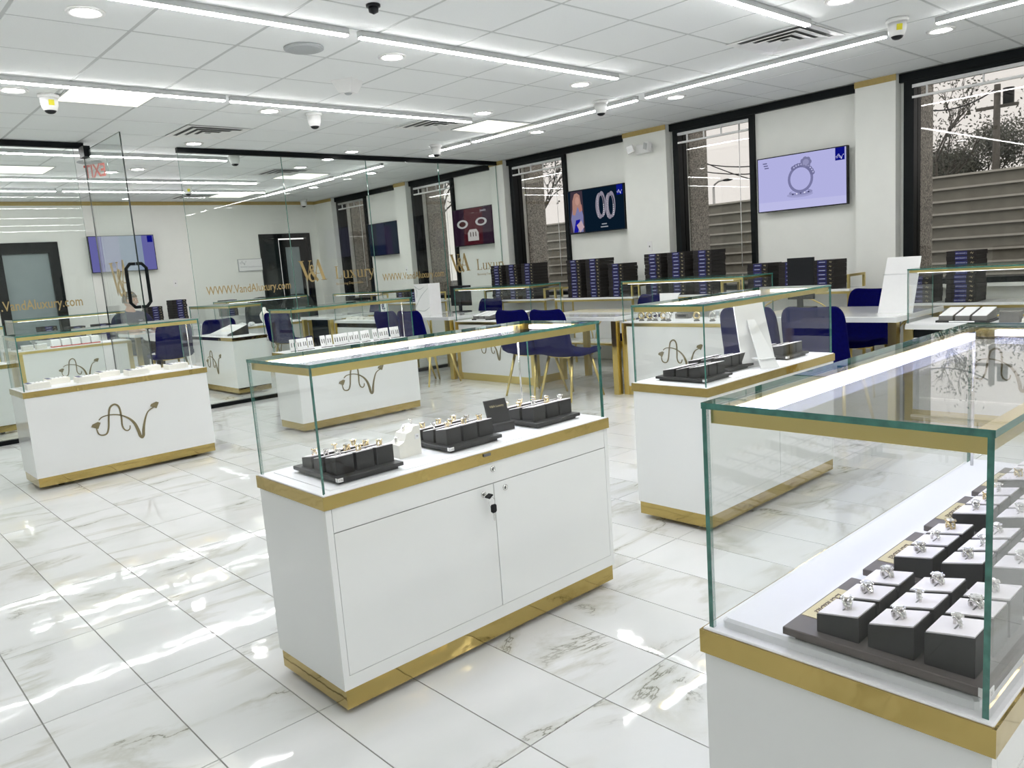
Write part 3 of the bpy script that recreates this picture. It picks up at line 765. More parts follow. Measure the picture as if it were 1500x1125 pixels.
# ------------------------------------------------------------------ ring trays
BH = [(0.028, 0.038), (0.034, 0.047), (0.046, 0.056)]            # low edge, high edge of the three rows (from the customer side)
blk_me, top_me = [], []
for lo, hi in BH:
    q = 0.0315
    blk_me.append(MB().hexa([(-q, -q, 0), (q, -q, 0), (q, q, 0), (-q, q, 0)], [(-q, -q, hi), (q, -q, hi), (q, q, lo), (-q, q, lo)]).mesh('block', 'tray'))
    tm = MB(); q2 = 0.0300
    tm.hexa([(-q2, -q2, hi+0.0002), (q2, -q2, hi+0.0002), (q2, q2, lo+0.0002), (-q2, q2, lo+0.0002)], [(-q2, -q2, hi+0.0025), (q2, -q2, hi+0.0025), (q2, q2, lo+0.0025), (-q2, q2, lo+0.0025)])
    tm.hexa([(-0.012, -0.0012, (lo+hi)/2+0.0022), (0.012, -0.0012, (lo+hi)/2+0.0022), (0.012, 0.0012, (lo+hi)/2+0.0018), (-0.012, 0.0012, (lo+hi)/2+0.0018)],
            [(-0.012, -0.0012, (lo+hi)/2+0.0029), (0.012, -0.0012, (lo+hi)/2+0.0029), (0.012, 0.0012, (lo+hi)/2+0.0027), (-0.012, 0.0012, (lo+hi)/2+0.0027)], 1)
    top_me.append(tm.mesh('ring_pad', ['ringtop', 'grey']))
def ring_mesh(kind):
    bnd = MB(); R = 0.0080
    for yo in ((-0.0022, 0.0022) if kind else (0.0,)):
        bnd.tube([(R*math.cos(a), yo*(1+0.6*math.sin(a)), R*math.sin(a)) for a in [2*PI*i/18 for i in range(18)]], [0.0017+0.0014*max(0, math.sin(2*PI*i/18))**2 for i in range(18)], 6, closed=True)
    st = MB(); zt = R+0.0005
    s = (0.0050, 0.0058, 0.0066)[kind]
    st.lathe([(0.0018, 0), (s, 0.0036), (s*0.97, 0.0048), (s*0.6, 0.0064), (0, 0.0064)], 8, (0, 0, zt), sm=False)
    for a in range(8): st.lathe([(0.0006, 0), (0.0019, 0.0016), (0.0011, 0.0026), (0, 0.0026)], 6, (s*1.12*math.cos(a*PI/4), s*1.12*math.sin(a*PI/4), zt+0.0022), 1, sm=False)
    for sx in (-1, 1):
        for q in range(2): st.lathe([(0.0008, 0), (0.0026, 0.0016), (0.0014, 0.0030), (0, 0.0030)], 6, (sx*(0.0068+q*0.0016), 0, zt-0.0022-q*0.0034), sm=False)
    return bnd, st
RM = []
for k_ in range(3):
    a_, c_ = ring_mesh(k_); RM.append((a_, c_))
ring_band = [[RM[k_][0].mesh('band', mm) for mm in ('silver', 'ygold')] for k_ in range(3)]
ring_stone = [[RM[k_][1].mesh('stone', ['gem', mm]) for mm in ('silver', 'ygold')] for k_ in range(3)]
ROWN = ['low row', 'middle row', 'tall row']; COLN = ['left', 'middle', 'right']
def ring_tray(x, y, z, desc, case, board='tray', rings=True, label=False, sticker=None, gold=0.5, block_group='black ring blocks', nx=3, mixed=False):
    # x, y: corner of least x and y of the upper board
    W, Dp = 0.240, 0.285
    t = thing('ring_tray', '%s ring tray in the %s' % (desc, case), 'tray', (x, y, z), 0, 'ring trays')
    MB().box(0.014, 0.014, 0, W-0.014, Dp-0.014, 0.010).build('base_board', board, t)
    MB().rbox(0, 0, 0.010, W, Dp, 0.0215, 0.0015).build('tray_board', board, t)
    if label:
        lb = MB(); lb.box(0.055, Dp-0.040, 0.0215, 0.180, Dp-0.004, 0.0225)
        lo_ = lb.build('name_label', 'labelg', t)
        tx = MB(); v, f = text_geo('Lenabia', 0.034, shear=0.35, spacing=0.85)
        wd = max(p[0] for p in v); k = 0.090/wd
        tx.add([(0.163-p[0]*k, Dp-0.014-p[1]*0.9, 0.0229) for p in v], f)
        tx.build('lettering', 'ink', lo_)
    if sticker:
        sb = MB(); sb.box(-0.0012, -0.0012, 0.0095, 0.018, 0.0, 0.0215); sb.box(-0.0012, -0.0012, 0.0095, 0.0, 0.012, 0.0215)
        so = sb.build('sticker', 'card', t)
        tb = MB(); add_text(tb, sticker, 0.009, 0.003, 0.0125, -0.0016); tb.build('sticker_print', 'ink', so)
    for r in range(3):
        yy = y+Dp-0.0825+0.004-r*0.0765-0.0005 if label else y+Dp-0.078-r*0.0765+0.012
        for c in range(nx):
            xx = x+0.049+c*0.0735
            bt = put('ring_block', blk_me[r], None, (xx, yy, z+0.0217))
            tag(bt, 'black ring block, %s %s, %s tray, %s' % (ROWN[r], COLN[c], desc, case), 'ring stand', block_group)
            put('ring_pad', top_me[r], bt)
            if rings:
                kd = random.randrange(3); mt = 1 if random.random() < gold else 0
                lo, hi = BH[r]
                rg = thing('ring', 'ring on the %s %s block, %s tray, %s' % (ROWN[r], COLN[c], desc, case), 'ring', (xx+random.uniform(-0.003, 0.003), yy, z+0.0217+(lo+hi)/2+0.0040), random.uniform(-0.5, 0.5)+PI*0.25, 'rings in the trays')
                put('band', ring_band[kd][mt], rg); put('stone', ring_stone[kd][mt], rg); rg.scale = (1.15,)*3 if label else (1.4,)*3
    return t
for k, xx in enumerate((1.052, 1.337, 1.622, 1.905)):
    ring_tray(xx, 0.297, 0.7152, ['nearest', 'second', 'third', 'fourth'][k], 'right foreground case', 'trayb', True, True, '01' if k == 0 else None, gold=0.1 if k != 2 else 0.6)
for k, xx in enumerate((1.128, 1.565, 1.992)):
    ring_tray(xx, 2.056+0.012*k, 0.7012, ['left', 'middle', 'right'][k], 'middle foreground case', 'tray', True, False, ('136', '142', None)[k], gold=0.75)
for k, (xx, yy) in enumerate(((3.090, 2.075), (3.405, 2.145), (3.905, 2.095))):
    ring_tray(xx, yy, 0.7012, ['front', 'middle', 'far'][k], 'easel card case', 'tray', False, False, ('128', None, '131')[k])

# white stepped ring stand and black folded card in the middle case
t = thing('stepped_ring_stand', 'cream stepped ring stand between two trays in the middle case', 'ring stand', (1.475, 2.20, 0.7012), 0.0)
MB().prism([(-0.045, 0), (0.045, 0), (0.045, 0.10), (0.020, 0.10), (0.010, 0.085), (-0.010, 0.080), (-0.022, 0.055), (-0.045, 0.045)], -0.032, 0.032).build('step_body', 'cream', t)
tb = MB(); tb.box(0.022, -0.0332, 0.055, 0.038, -0.032, 0.072); st_ = tb.build('sticker', 'card', t)
tb = MB(); add_text(tb, '79', 0.010, 0.025, 0.060, -0.0336); tb.build('sticker_print', 'ink', st_)
for k, (ox, oz) in enumerate(((0.032, 0.1062), (0.0, 0.0872), (-0.034, 0.0552))):
    rg = thing('ring', 'ring on the %s step of the cream stand in the middle case' % ['top', 'middle', 'bottom'][k], 'ring', (1.475+ox, 2.20, 0.7012+oz), 0.7, 'rings on the cream stand')
    put('band', ring_band[0][0], rg); put('stone', ring_stone[0][0], rg)
t = thing('folded_card', 'black folded sign card with gold lettering in the middle case', 'sign', (1.915, 2.205, 0.7012), -0.12)
m_ = MB(); m_.prism([(-0.048, 0), (0.048, 0), (0.048, 0.03), (-0.048, 0.03)], -0.03, 0.03)
m_.build('card_foot', 'tray', t)
m_ = MB(); m_.hexa([(-0.048, -0.006, 0.03), (0.048, -0.006, 0.03), (0.048, 0.004, 0.03), (-0.048, 0.004, 0.03)], [(-0.048, 0.022, 0.115), (0.048, 0.022, 0.115), (0.048, 0.032, 0.115), (-0.048, 0.032, 0.115)])
cf = m_.build('card_face', 'tray', t)
tb = MB(); add_text(tb, 'V&A Luxury', 0.013, -0.032, 0.0, 0.0, T=Matrix.Translation((0, 0.0108, 0.088)) @ Matrix.Rotation(math.atan2(-0.028, 0.085), 4, 'X'))
tb.build('lettering', 'labelg', cf)
# folded end of the right hand tray: small mirror like prism card on the last block is the neighbour's reflection (left out)

# white easel card in the right middle case
t = thing('easel_card', 'tall white card on a folded easel leg, seen from behind', 'sign', (3.66, 2.10, 0.7012), -0.45)
m_ = MB(); m_.hexa([(-0.10, 0.03, 0), (0.10, 0.03, 0), (0.10, 0.036, 0), (-0.10, 0.036, 0)], [(-0.080, 0.135, 0.325), (0.095, 0.135, 0.325), (0.095, 0.141, 0.325), (-0.080, 0.141, 0.325)])
m_.build('card_panel', 'card', t)
m_ = MB(); m_.hexa([(-0.055, -0.062, 0), (0.055, -0.062, 0), (0.055, -0.058, 0), (-0.055, -0.058, 0)], [(-0.022, 0.100, 0.24), (0.022, 0.100, 0.24), (0.022, 0.104, 0.24), (-0.022, 0.104, 0.24)])
m_.build('easel_leg', 'card', t)
m_ = MB(); m_.box(-0.045, -0.045, 0.045, 0.045, 0.034, 0.049); m_.build('cross_tab', 'card', t)

# flat white boxes in the left case
bx0 = None
bxl = [at_z(20+px/5, 460+py/5, 0.7012) for px, py in ((88, 555), (240, 520), (455, 502), (590, 462), (830, 452), (925, 425), (1160, 400))]
for k, p in enumerate(bxl):
    lb = 'flat white box with a navy strip, %s from the left in the left case' % ORD[k]
    if bx0 is None:
        bx0 = thing('jewellery_box', lb, 'box', (0, 0, 0), 0, 'flat white boxes in the left case')
        MB().rbox(0, 0, 0, 0.150, 0.125, 0.040, 0.003).build('box_body', 'cream', bx0)
        MB().box(0.008, 0.008, 0.0401, 0.034, 0.117, 0.0415).build('navy_strip', 'navy', bx0)
        MB().box(0.038, 0.008, 0.0401, 0.144, 0.117, 0.0408).build('pad', 'card', bx0)
        m_ = MB()
        for q in range(3): m_.box(0.060+q*0.026, 0.05, 0.0409, 0.066+q*0.026, 0.075, 0.0440)
        m_.build('jewellery', 'silver', bx0)
        bb = bx0
    else: bb = dup(bx0, (0, 0, 0), 0, lb)
    yy = 6.245 if k in (0, 2, 4) else 6.40
    bb.location = (p.x if k < 6 else 2.10, yy if k < 6 else 6.28, 0.7012)

# earring cards in the case behind
ec0 = None
xs = [3.20+0.058*k for k in range(4)]+[3.50+0.0575*k for k in range(9)]+[4.045+0.056*k for k in range(3)]+[4.235+0.05*k for k in range(2)]
for k, x in enumerate(xs):
    lb = 'white standing earring card, %s from the left in its row' % ORD[k]
    if ec0 is None:
        ec0 = thing('earring_card', lb, 'display card', (0, 0, 0), 0, 'white earring cards')
        MB().hexa([(-0.024, -0.002, 0), (0.024, -0.002, 0), (0.024, 0.002, 0), (-0.024, 0.002, 0)], [(-0.024, 0.012, 0.085), (0.024, 0.012, 0.085), (0.024, 0.016, 0.085), (-0.024, 0.016, 0.085)]).build('card_panel', 'card', ec0)
        MB().box(-0.024, -0.012, 0, 0.024, -0.0021, 0.004).build('card_foot', 'tray', ec0)
        for s in (-1, 1):
            MB().tube([(s*0.010, -0.0035+0.014*z/0.085, z) for z in (0.030, 0.045, 0.060)], 0.0035, 6).build('earring', 'grey', ec0)
        e = ec0
    else: e = dup(ec0, (0, 0, 0), 0, lb)
    e.scale = (1.1, 1.1, 1.25); e.location = (x, 6.33+0.04*random.random(), 0.7012); e.rotation_euler = (0, 0, random.uniform(-0.25, 0.25))

# ribbed bracelet ramp in the case beyond the doorway
t = thing('bracelet_ramp', 'white ribbed ramp with a black end panel beyond the doorway', 'display stand', (4.02, 9.42, 0.7012), 0)
for k in range(6):
    y0 = 0.0+k*0.088
    MB().hexa([(-0.14, y0, 0), (0.14, y0, 0), (0.14, y0+0.078, 0), (-0.14, y0+0.078, 0)], [(-0.14, y0, 0.02), (0.14, y0, 0.115), (0.14, y0+0.078, 0.115), (-0.14, y0+0.078, 0.02)]).build('ramp_bar', 'card', t)
MB().hexa([(-0.13, -0.012, 0), (0.14, -0.012, 0), (0.14, -0.001, 0), (-0.13, -0.001, 0)], [(-0.13, -0.012, 0.018), (0.14, -0.012, 0.12), (0.14, -0.001, 0.12), (-0.13, -0.001, 0.018)]).build('end_panel', 'tray', t)

# bars of rings in the low cases
def ring_bar_tray(label, loc, rz, n=3, white=False):
    t = thing('ring_bar_tray', label, 'tray', loc, rz, 'trays of grey ring bars')
    W = n*0.105+0.02
    MB().box(-W/2, -0.12, 0, W/2, 0.12, 0.014).build('tray_board', 'tray', t)
    for k in range(n):
        x = -W/2+0.0625+k*0.105
        br = MB().hexa([(x-0.045, -0.11, 0.0142), (x+0.045, -0.11, 0.0142), (x+0.045, 0.11, 0.0142), (x-0.045, 0.11, 0.0142)], [(x-0.045, -0.11, 0.045), (x+0.045, -0.11, 0.045), (x+0.045, 0.11, 0.085), (x-0.045, 0.11, 0.085)]).build('ring_bar', 'grey', t)
        MB().hexa([(x-0.043, -0.108, 0.0458), (x+0.043, -0.108, 0.0458), (x+0.043, 0.108, 0.0852), (x-0.043, 0.108, 0.0852)], [(x-0.043, -0.108, 0.0495), (x+0.043, -0.108, 0.0495), (x+0.043, 0.108, 0.089), (x-0.043, 0.108, 0.089)]).build('pad', 'card', br)
    MB().box(-0.08, -0.1225, 0.003, 0.08, -0.1202, 0.012).build('sticker', 'card', t)
    return t
ring_bar_tray('tray of three grey ring bars in the right edge case', (6.02, 1.88, 0.7002), -PI/2)
ring_bar_tray('left tray of white topped grey bars in the low middle case', (6.05, 7.02, 0.7002), -PI/2, 3)
ring_bar_tray('right tray of white topped grey bars in the low middle case', (6.05, 6.55, 0.7002), -PI/2, 3)
t = thing('grey_cube', 'plain grey block right of the ring bars in the right edge case', 'display stand', (5.96, 1.60, 0.7002), -PI/2)
MB().rbox(-0.06, -0.04, 0, 0.06, 0.04, 0.075, 0.003).build('block_body', 'grey', t)
for k, (px, yy) in enumerate(((5.98, 1.40), (5.93, 1.16))):
    t = thing('white_tray', ['flat white tray beside the grey block in the right edge case', 'white tray of small studs at the far right edge'][k], 'tray', (px, yy, 0.7002), -PI/2, 'white trays in the right edge case')
    MB().rbox(-0.12, -0.09, 0, 0.12, 0.09, 0.03, 0.003).build('tray_body', 'cream', t)
    m_ = MB()
    for i in range(5):
        for j in range(2): m_.ell((-0.08+i*0.04, -0.03+j*0.06, 0.034), 0.006, 0.006, 0.005, 8, 5)
    m_.build('studs', 'tray', t)

# bracelets and little stands in the low case behind the easel card case
bp0 = None
spots = [(5.93, 4.66, 'ygold'), (5.95, 4.58, 'ygold'), (5.93, 4.50, 'silver'), (5.95, 4.42, 'ygold'), (5.93, 4.35, 'silver'), (5.94, 4.05, 'ygold'), (5.93, 3.88, 'silver'), (6.00, 3.82, 'silver'), (5.93, 3.76, 'silver'), (6.00, 3.70, 'silver'), (5.94, 3.64, 'silver'), (6.03, 3.60, 'silver'), (5.98, 3.56, 'silver')]
for k, (x, y, mt) in enumerate(spots):
    t = thing('bracelet_stand', 'small %s bangle on a stand, %s from the left in its low case' % ('gold' if mt == 'ygold' else 'silver', ORD[k]), 'bracelet', (x, y, 0.7002), 0, 'bangles on stands')
    MB().lathe([(0.026, 0), (0.026, 0.010), (0.016, 0.014), (0.012, 0.022), (0, 0.022)], 12).build('stand', 'grey', t)
    MB().tube([(0.0, 0.029*math.cos(a), 0.050+0.029*math.sin(a)) for a in [2*PI*i/18 for i in range(18)]], [0.009+0.003*(i % 2) for i in range(18)], 7, closed=True).build('bangle', mt, t)
t = thing('arched_stand', 'white arched photo stand in the low case behind bangles', 'display stand', (6.18, 4.50, 0.7002), -PI/2)
m_ = MB(); arc = [(0.14, 0.0)]+[(0.14-0.12*(1-math.cos(a)), 0.19-0.19*(1-math.sin(a))) for a in [PI/2*i/8 for i in range(9)]]
m_.prism([(-0.12, 0), (0.06, 0)]+[(0.06+0.07*math.sin(PI/2*i/8), 0.24-0.0-0.20*(1-math.cos(PI/2*i/8))) if False else (0.06+0.06*(1-math.cos(PI/2*i/8)), 0.24*math.sin(PI/2*i/8)) for i in range(1, 9)]+[(-0.12, 0.24)], -0.006, 0.006)
m_.build('arch_panel', 'card', t)
MB().box(-0.08, -0.0075, 0.05, 0.03, -0.0061, 0.13).build('photo', 'grey', t)
for k, (x, y, h, lb) in enumerate(((6.18, 4.36, 0.05, 'grey jewellery box behind the gold bangles'), (6.20, 3.95, 0.09, 'white card stand with a picture right of the gold bangle'), (6.22, 3.68, 0.13, 'white square card standing behind the silver bangles'))):
    t = thing('display_block', lb, 'display stand', (x, y, 0.7002), -PI/2, 'little stands in the bangle case')
    MB().rbox(-0.075, -0.03, 0, 0.075, 0.03, h, 0.004).build('block_body', 'grey' if k == 0 else 'card', t)
    MB().box(-0.05, -0.0315, h*0.3, 0.05, -0.0302, h*0.75).build('print', 'greyp' if k else 'tray', t)

# contents of the far cases
for k in range(5):
    t = thing('white_pad', 'white square pad on a pink base, %s from the left at far left' % ORD[k], 'display stand', (2.42+k*0.115, 11.24, 0.7002), 0, 'pink based pads')
    MB().box(-0.052, -0.05, 0, 0.052, 0.05, 0.014).build('pad_base', 'red', t)
    MB().hexa([(-0.048, -0.046, 0.0142), (0.048, -0.046, 0.0142), (0.048, 0.046, 0.0142), (-0.048, 0.046, 0.0142)], [(-0.048, -0.03, 0.09), (0.048, -0.03, 0.09), (0.048, 0.046, 0.10), (-0.048, 0.046, 0.10)]).build('pad_top', 'card', t)
for k, x in enumerate((2.10, 2.25)):
    t = thing('white_box', ['white box at the left end of the far left case', 'white box left of the pink based pads'][k], 'box', (x, 11.22, 0.7002), 0, 'white boxes in the far left case')
    MB().rbox(-0.06, -0.05, 0, 0.06, 0.05, 0.05, 0.004).build('box_body', 'cream', t)
    MB().rbox(-0.062, -0.052, 0.0502, 0.062, 0.052, 0.062, 0.003).build('lid', 'card', t)
t = thing('necklace_bust', 'white necklace bust in the low case at the far middle', 'bust', (5.28, 11.30, 0.7002), 0)
m_ = MB()
secs = [(0.0, 0.05, 0.05), (0.03, 0.055, 0.045), (0.10, 0.10, 0.045), (0.17, 0.105, 0.04), (0.21, 0.07, 0.035), (0.235, 0.036, 0.032), (0.28, 0.032, 0.03), (0.295, 0.02, 0.02)]
n_ = 14; vv = []; ff = []
for z, rx, ry in secs: vv += [(0.78*rx*math.cos(2*PI*i/n_), ry*0.8*math.sin(2*PI*i/n_), z*0.85) for i in range(n_)]
for r in range(len(secs)-1): ff += [(r*n_+i, r*n_+(i+1) % n_, (r+1)*n_+(i+1) % n_, (r+1)*n_+i) for i in range(n_)]
ff += [tuple(reversed(range(n_))), tuple((len(secs)-1)*n_+i for i in range(n_))]
m_.add(vv, ff, 0, True); m_.build('bust_form', 'cream', t)
MB().tube([(0.048*math.cos(a)*0.9, -0.036-0.006*abs(math.sin(a)), 0.165-0.06*math.sin(a)) for a in [PI*i/12 for i in range(13)]], 0.004, 6).build('necklace', 'silver', t)
for k, (x, r) in enumerate(((4.88, 0.06), (5.02, 0.05), (5.48, 0.07), (5.62, 0.06))):
    t = thing('white_cushion', 'white jewellery cushion, %s from the left in the bust case' % ORD[k], 'cushion', (x, 11.22, 0.7002), 0, 'white cushions in the bust case')
    MB().ell((0, 0, 0.028), r, 0.05, 0.028, 12, 8).build('cushion_body', 'card', t)
    MB().tube([(r*0.5*math.cos(a), 0.02*math.sin(a), 0.056) for a in [2*PI*i/14 for i in range(14)]], 0.004, 6, closed=True).build('bracelet', 'silver', t)
t = thing('patterned_stand', 'blue and white patterned stand in the black banded low case', 'display stand', (6.02, 9.16, 0.7002), -PI/2)
MB().rbox(-0.13, -0.08, 0, 0.13, 0.08, 0.04, 0.003).build('stand_base', 'grey', t)
m_ = MB(); m_.box(-0.06, -0.02, 0.04, 0.06, 0.02, 0.26, 0)
so = m_.build('stand_panel', 'card', t)
m_ = MB()
for q in range(16):
    a, h = random.uniform(-0.05, 0.03), random.uniform(0.05, 0.23)
    m_.box(a, -0.0215, h, a+0.022, -0.0202, h+0.018)
m_.build('pattern', 'navy', so)
for k in range(4):
    t = thing('cream_tray', 'cream jewellery tray, %s from the left in the black banded low case' % ORD[k], 'tray', (5.98, 9.95-k*0.17, 0.7002), -PI/2, 'cream trays beyond the partition')
    MB().rbox(-0.07, -0.07, 0, 0.07, 0.07, 0.035, 0.003).build('tray_body', 'cream', t)
    m_ = MB()
    for q in range(3): m_.ell((-0.04+q*0.04, 0, 0.039), 0.008, 0.02, 0.005, 8, 5)
    m_.build('jewellery', 'silver', t)

# cards on the desks
t = thing('tall_card', 'tall blank white card leaning on a stand at the right desk', 'sign', (6.08, 2.365, 0.7552), -PI/2)
m_ = MB(); hw = 0.115
m_.hexa([(-hw-0.02, -0.05, 0), (hw, -0.05, 0), (hw, -0.044, 0), (-hw-0.02, -0.044, 0)], [(-hw+0.02, 0.03, 0.41), (hw+0.03, 0.03, 0.41), (hw+0.03, 0.036, 0.41), (-hw+0.02, 0.036, 0.41)])
m_.build('card_panel', 'card', t)
MB().hexa([(-0.06, 0.10, 0), (0.06, 0.10, 0), (0.06, 0.104, 0), (-0.06, 0.104, 0)], [(-0.03, 0.028, 0.3), (0.03, 0.028, 0.3), (0.03, 0.032, 0.3), (-0.03, 0.032, 0.3)]).build('easel_leg', 'card', t)
m_ = MB(); 
m_.box(-hw+0.0, -0.001, 0.2845, hw+0.018, 0.001, 0.2865, 0, Matrix.Translation((0, 0.0025, 0)))
m_.build('fold_line', 'greyp', t)
t = thing('veined_panel', 'white folded panel with grey veins on the partition desk', 'sign', (6.02, 8.26, 0.7552), -PI/2)
MB().box(-0.155, -0.004, 0, 0.155, 0.004, 0.40).build('front_panel', 'card', t)
MB().hexa([(0.152, 0.0, 0), (0.155, 0.0, 0), (0.18, 0.16, 0), (0.177, 0.16, 0)], [(0.152, 0.0, 0.40), (0.155, 0.0, 0.40), (0.18, 0.16, 0.40), (0.177, 0.16, 0.40)]).build('side_panel', 'card', t)
m_ = MB()
for a in ([(-0.15, 0.38), (-0.05, 0.33), (0.06, 0.36)], [(-0.15, 0.10), (-0.02, 0.24), (0.14, 0.34)], [(-0.1, 0.06), (0.03, 0.05), (0.15, 0.10)], [(-0.14, 0.37), (-0.1, 0.30), (-0.12, 0.22)]): m_.ribbon(a, [0.004, 0.008, 0.003], -0.0046, -0.0041)
m_.build('vein', 'greyp', t)

# ------------------------------------------------------------------ consoles and box stacks along the windows
def console(label, y0, y1, zt, arch=True):
    t = thing('console_rack', label, 'shelf', (7.28, (y0+y1)/2, 0), -PI/2, 'gold framed consoles under the windows')
    hl = (y1-y0)/2; hd = 0.17; r = 0.011
    f = MB()
    for sy in (-1, 1):
        for sx in (-1, 1): f.box(sx*(hl-r)-r, sy*(hd-r)-r, 0, sx*(hl-r)+r, sy*(hd-r)+r, zt-0.0225)
        f.box(-hl+2*r, sy*(hd-r)-r, zt-0.045, hl-2*r, sy*(hd-r)+r, zt-0.0225)
        f.box(-hl+2*r, sy*(hd-r)-r, 0.28, hl-2*r, sy*(hd-r)+r, 0.302)
    f.build('frame', 'goldb', t)
    MB().box(-hl, -hd, zt-0.0222, hl, hd, zt).build('top_shelf', 'white', t)
    MB().box(-hl+2*r, -hd+2*r, 0.3022, hl-2*r, hd-2*r, 0.32).build('lower_shelf', 'white', t)
    MB().box(-hl+2*r, hd-0.016, 0.3202, hl-2*r, hd-0.008, zt-0.046).build('back_panel', 'white', t)
    if arch:
        n_ = max(1, int((2*hl)/0.55))
        for q in range(n_):
            cx = -hl+(q+0.5)*2*hl/n_; R_ = hl/n_*0.92
            MB().tube([(cx+R_*math.cos(a), -hd+r, 0.36+min(R_, zt-0.42)*math.sin(a)) for a in [PI*i/16 for i in range(17)]], 0.008, 6).build('arch', 'goldb', t)
    e = MB(); zh = zt+0.13
    for sx in (-1, 1):
        for sy in (-1, 1): e.box(sx*(hl-r)-r, sy*(hd-r)-r, zt, sx*(hl-r)+r, sy*(hd-r)+r, zh)
        e.box(sx*(hl-r)-r, -hd+2*r, zh-2*r, sx*(hl-r)+r, hd-2*r, zh)
    e.build('end_guard', 'goldb', t)
    return t
console('gold framed console under the fourth window beside the partition', 7.12, 8.30, 0.855)
console('gold framed console holding boxes under the earring screen', 5.70, 6.95, 0.855)
console('gold framed console holding boxes by the second window', 4.52, 5.62, 0.860)
console('gold framed console holding boxes under the ring screen', 3.20, 4.30, 0.880)
console('gold framed console by the nearest window at the right edge', 1.60, 2.85, 0.740)
console('gold framed console far beyond the partition', 9.60, 11.2, 0.855)
bw, bd, bh = 0.225, 0.27, 0.0385
bme = MB().rbox(-bw/2, -bd/2, 0, bw/2, bd/2, bh-0.0012, 0.0015).mesh('box_body', 'boxd')
lme = MB().box(-0.045, -bd/2-0.0012, 0.003, 0.045, -bd/2, bh-0.004).mesh('box_label', 'navy')
pm = MB(); pm.box(-0.030, -bd/2-0.0018, 0.016, 0.030, -bd/2-0.0013, 0.021); pme = pm.mesh('label_print', 'text')
pm = MB(); add_text(pm, 'SEMI MOUNT 6', 0.0125, -0.042, 0.0135, -bd/2-0.0016); pme2 = pm.mesh('label_print', 'text')
em_ = MB(); logo_geo(em_, 0.055, Matrix.Translation((0.080, 0, 0.017)), -bd/2, 0.001, wmul=1.6); eme = em_.mesh('box_emblem', 'labelg')
def stack(desc, x, y, z, n, rz=-PI/2, fine=False, group='dark display boxes in stacks'):
    for k in range(n):
        pos = 'top' if k == n-1 else ('bottom' if k == 0 else '%s from the top' % ORD[n-1-k])
        o = put('display_box', bme, None, (x+random.uniform(-0.004, 0.004), y+random.uniform(-0.004, 0.004), z+0.0005+k*bh), rz+random.uniform(-0.015, 0.015))
        tag(o, 'dark jewellery box, %s %s' % (pos if pos in ('top', 'bottom') else pos, desc), 'box', group)
        l_ = put('box_label', lme, o)
        put('label_print', pme2 if fine else pme, l_)
        put('box_emblem', eme, o)
for j, (y, n) in enumerate(((8.02, 12), (7.72, 12), (7.42, 12))): stack('of the %s stack by the third window' % COLN[j], 7.25, y, 0.855, n)
for j, (y, n) in enumerate(((6.60, 12), (6.29, 12), (5.94, 10))): stack('of the %s stack under the earring screen' % COLN[j], 7.25, y, 0.855, n)
for j, (y, n) in enumerate(((5.40, 12), (5.09, 12), (4.76, 12))): stack('of the %s stack by the second window' % COLN[j], 7.25, y, 0.860, n)
for j, (y, n) in enumerate(((4.12, 7), (3.78, 7), (3.46, 7))): stack('of the %s stack under the ring screen' % COLN[j], 7.25, y, 0.880, n)
for j, (y, n) in enumerate(((2.62, 6), (2.28, 11))): stack('of the %s stack by the nearest window' % ['short', 'tall'][j], 7.25, y, 0.740, n, fine=True)
for j, (y, n) in enumerate(((10.35, 5), (10.0, 4))): stack('of the %s window stack beyond the partition' % ['far', 'near'][j], 7.25, y, 0.855, n)
# far left sideboard with boxes
def sideboard(label, x0, x1, y, zt):
    t = thing('sideboard', label, 'sideboard', ((x0+x1)/2, y, 0), 0, 'white sideboards along the far wall')
    hl = (x1-x0)/2
    MB().box(-hl+0.02, -0.17, 0.06, hl-0.02, 0.17, zt-0.025).build('sideboard_body', 'white', t)
    MB().rbox(-hl, -0.18, zt-0.0248, hl, 0.18, zt, 0.003).build('sideboard_top', 'white', t)
    MB().box(-hl+0.04, -0.15, 0.0, hl-0.04, 0.15, 0.0598).build('plinth', 'goldb', t)
    return t
sideboard('white sideboard along the far wall behind the seated person', 2.55, 5.2, 13.2, 0.72)
sideboard('white sideboard along the far wall left of the dark door', 5.35, 6.40, 13.2, 0.80)
sideboard('white sideboard along the far wall at the left edge', 0.9, 2.28, 13.2, 0.62)
stack('of the left stack behind the seated person', 4.27, 13.15, 0.72, 9, 0)
stack('of the right stack behind the seated person', 4.66, 13.15, 0.72, 11, 0)
stack('of the low stack left of the wall sign', 5.50, 13.15, 0.80, 7, 0)
stack('of the left stack behind the far left case', 2.75, 13.15, 0.72, 5, 0)
stack('of the middle stack behind the far left case', 3.12, 13.15, 0.72, 4, 0)
stack('of the right stack behind the far left case', 3.48, 13.15, 0.72, 4, 0)

# black monitors
def monitor(label, loc, rz, wd=0.36, ht=0.24):
    t = thing('monitor', label, 'monitor', loc, rz, 'black desk monitors')
    MB().rbox(-0.11, -0.08, 0, 0.11, 0.08, 0.012, 0.003).build('foot', 'blackp', t)
    MB().box(-0.025, 0.012, 0.012, 0.025, 0.03, 0.16).build('stand', 'blackp', t)
    MB().box(-wd/2, -0.012, 0.08, wd/2, 0.012, 0.08+ht).build('housing', 'blackp', t)
    MB().box(-wd/2+0.01, -0.0135, 0.09, wd/2-0.01, -0.0122, 0.07+ht).build('screen', 'darkglass', t)
    return t
monitor('black upright monitor on the right desk, its back to the room', (6.52, 3.36, 0.7552), PI/2, 0.24, 0.36)
monitor('black monitor at the far left picture edge', (1.55, 11.45, 0.7552), PI, 0.46, 0.32)
monitor('black monitor on the partition desk behind the veined panel', (6.45, 8.0, 0.7552), PI/2, 0.40, 0.26)
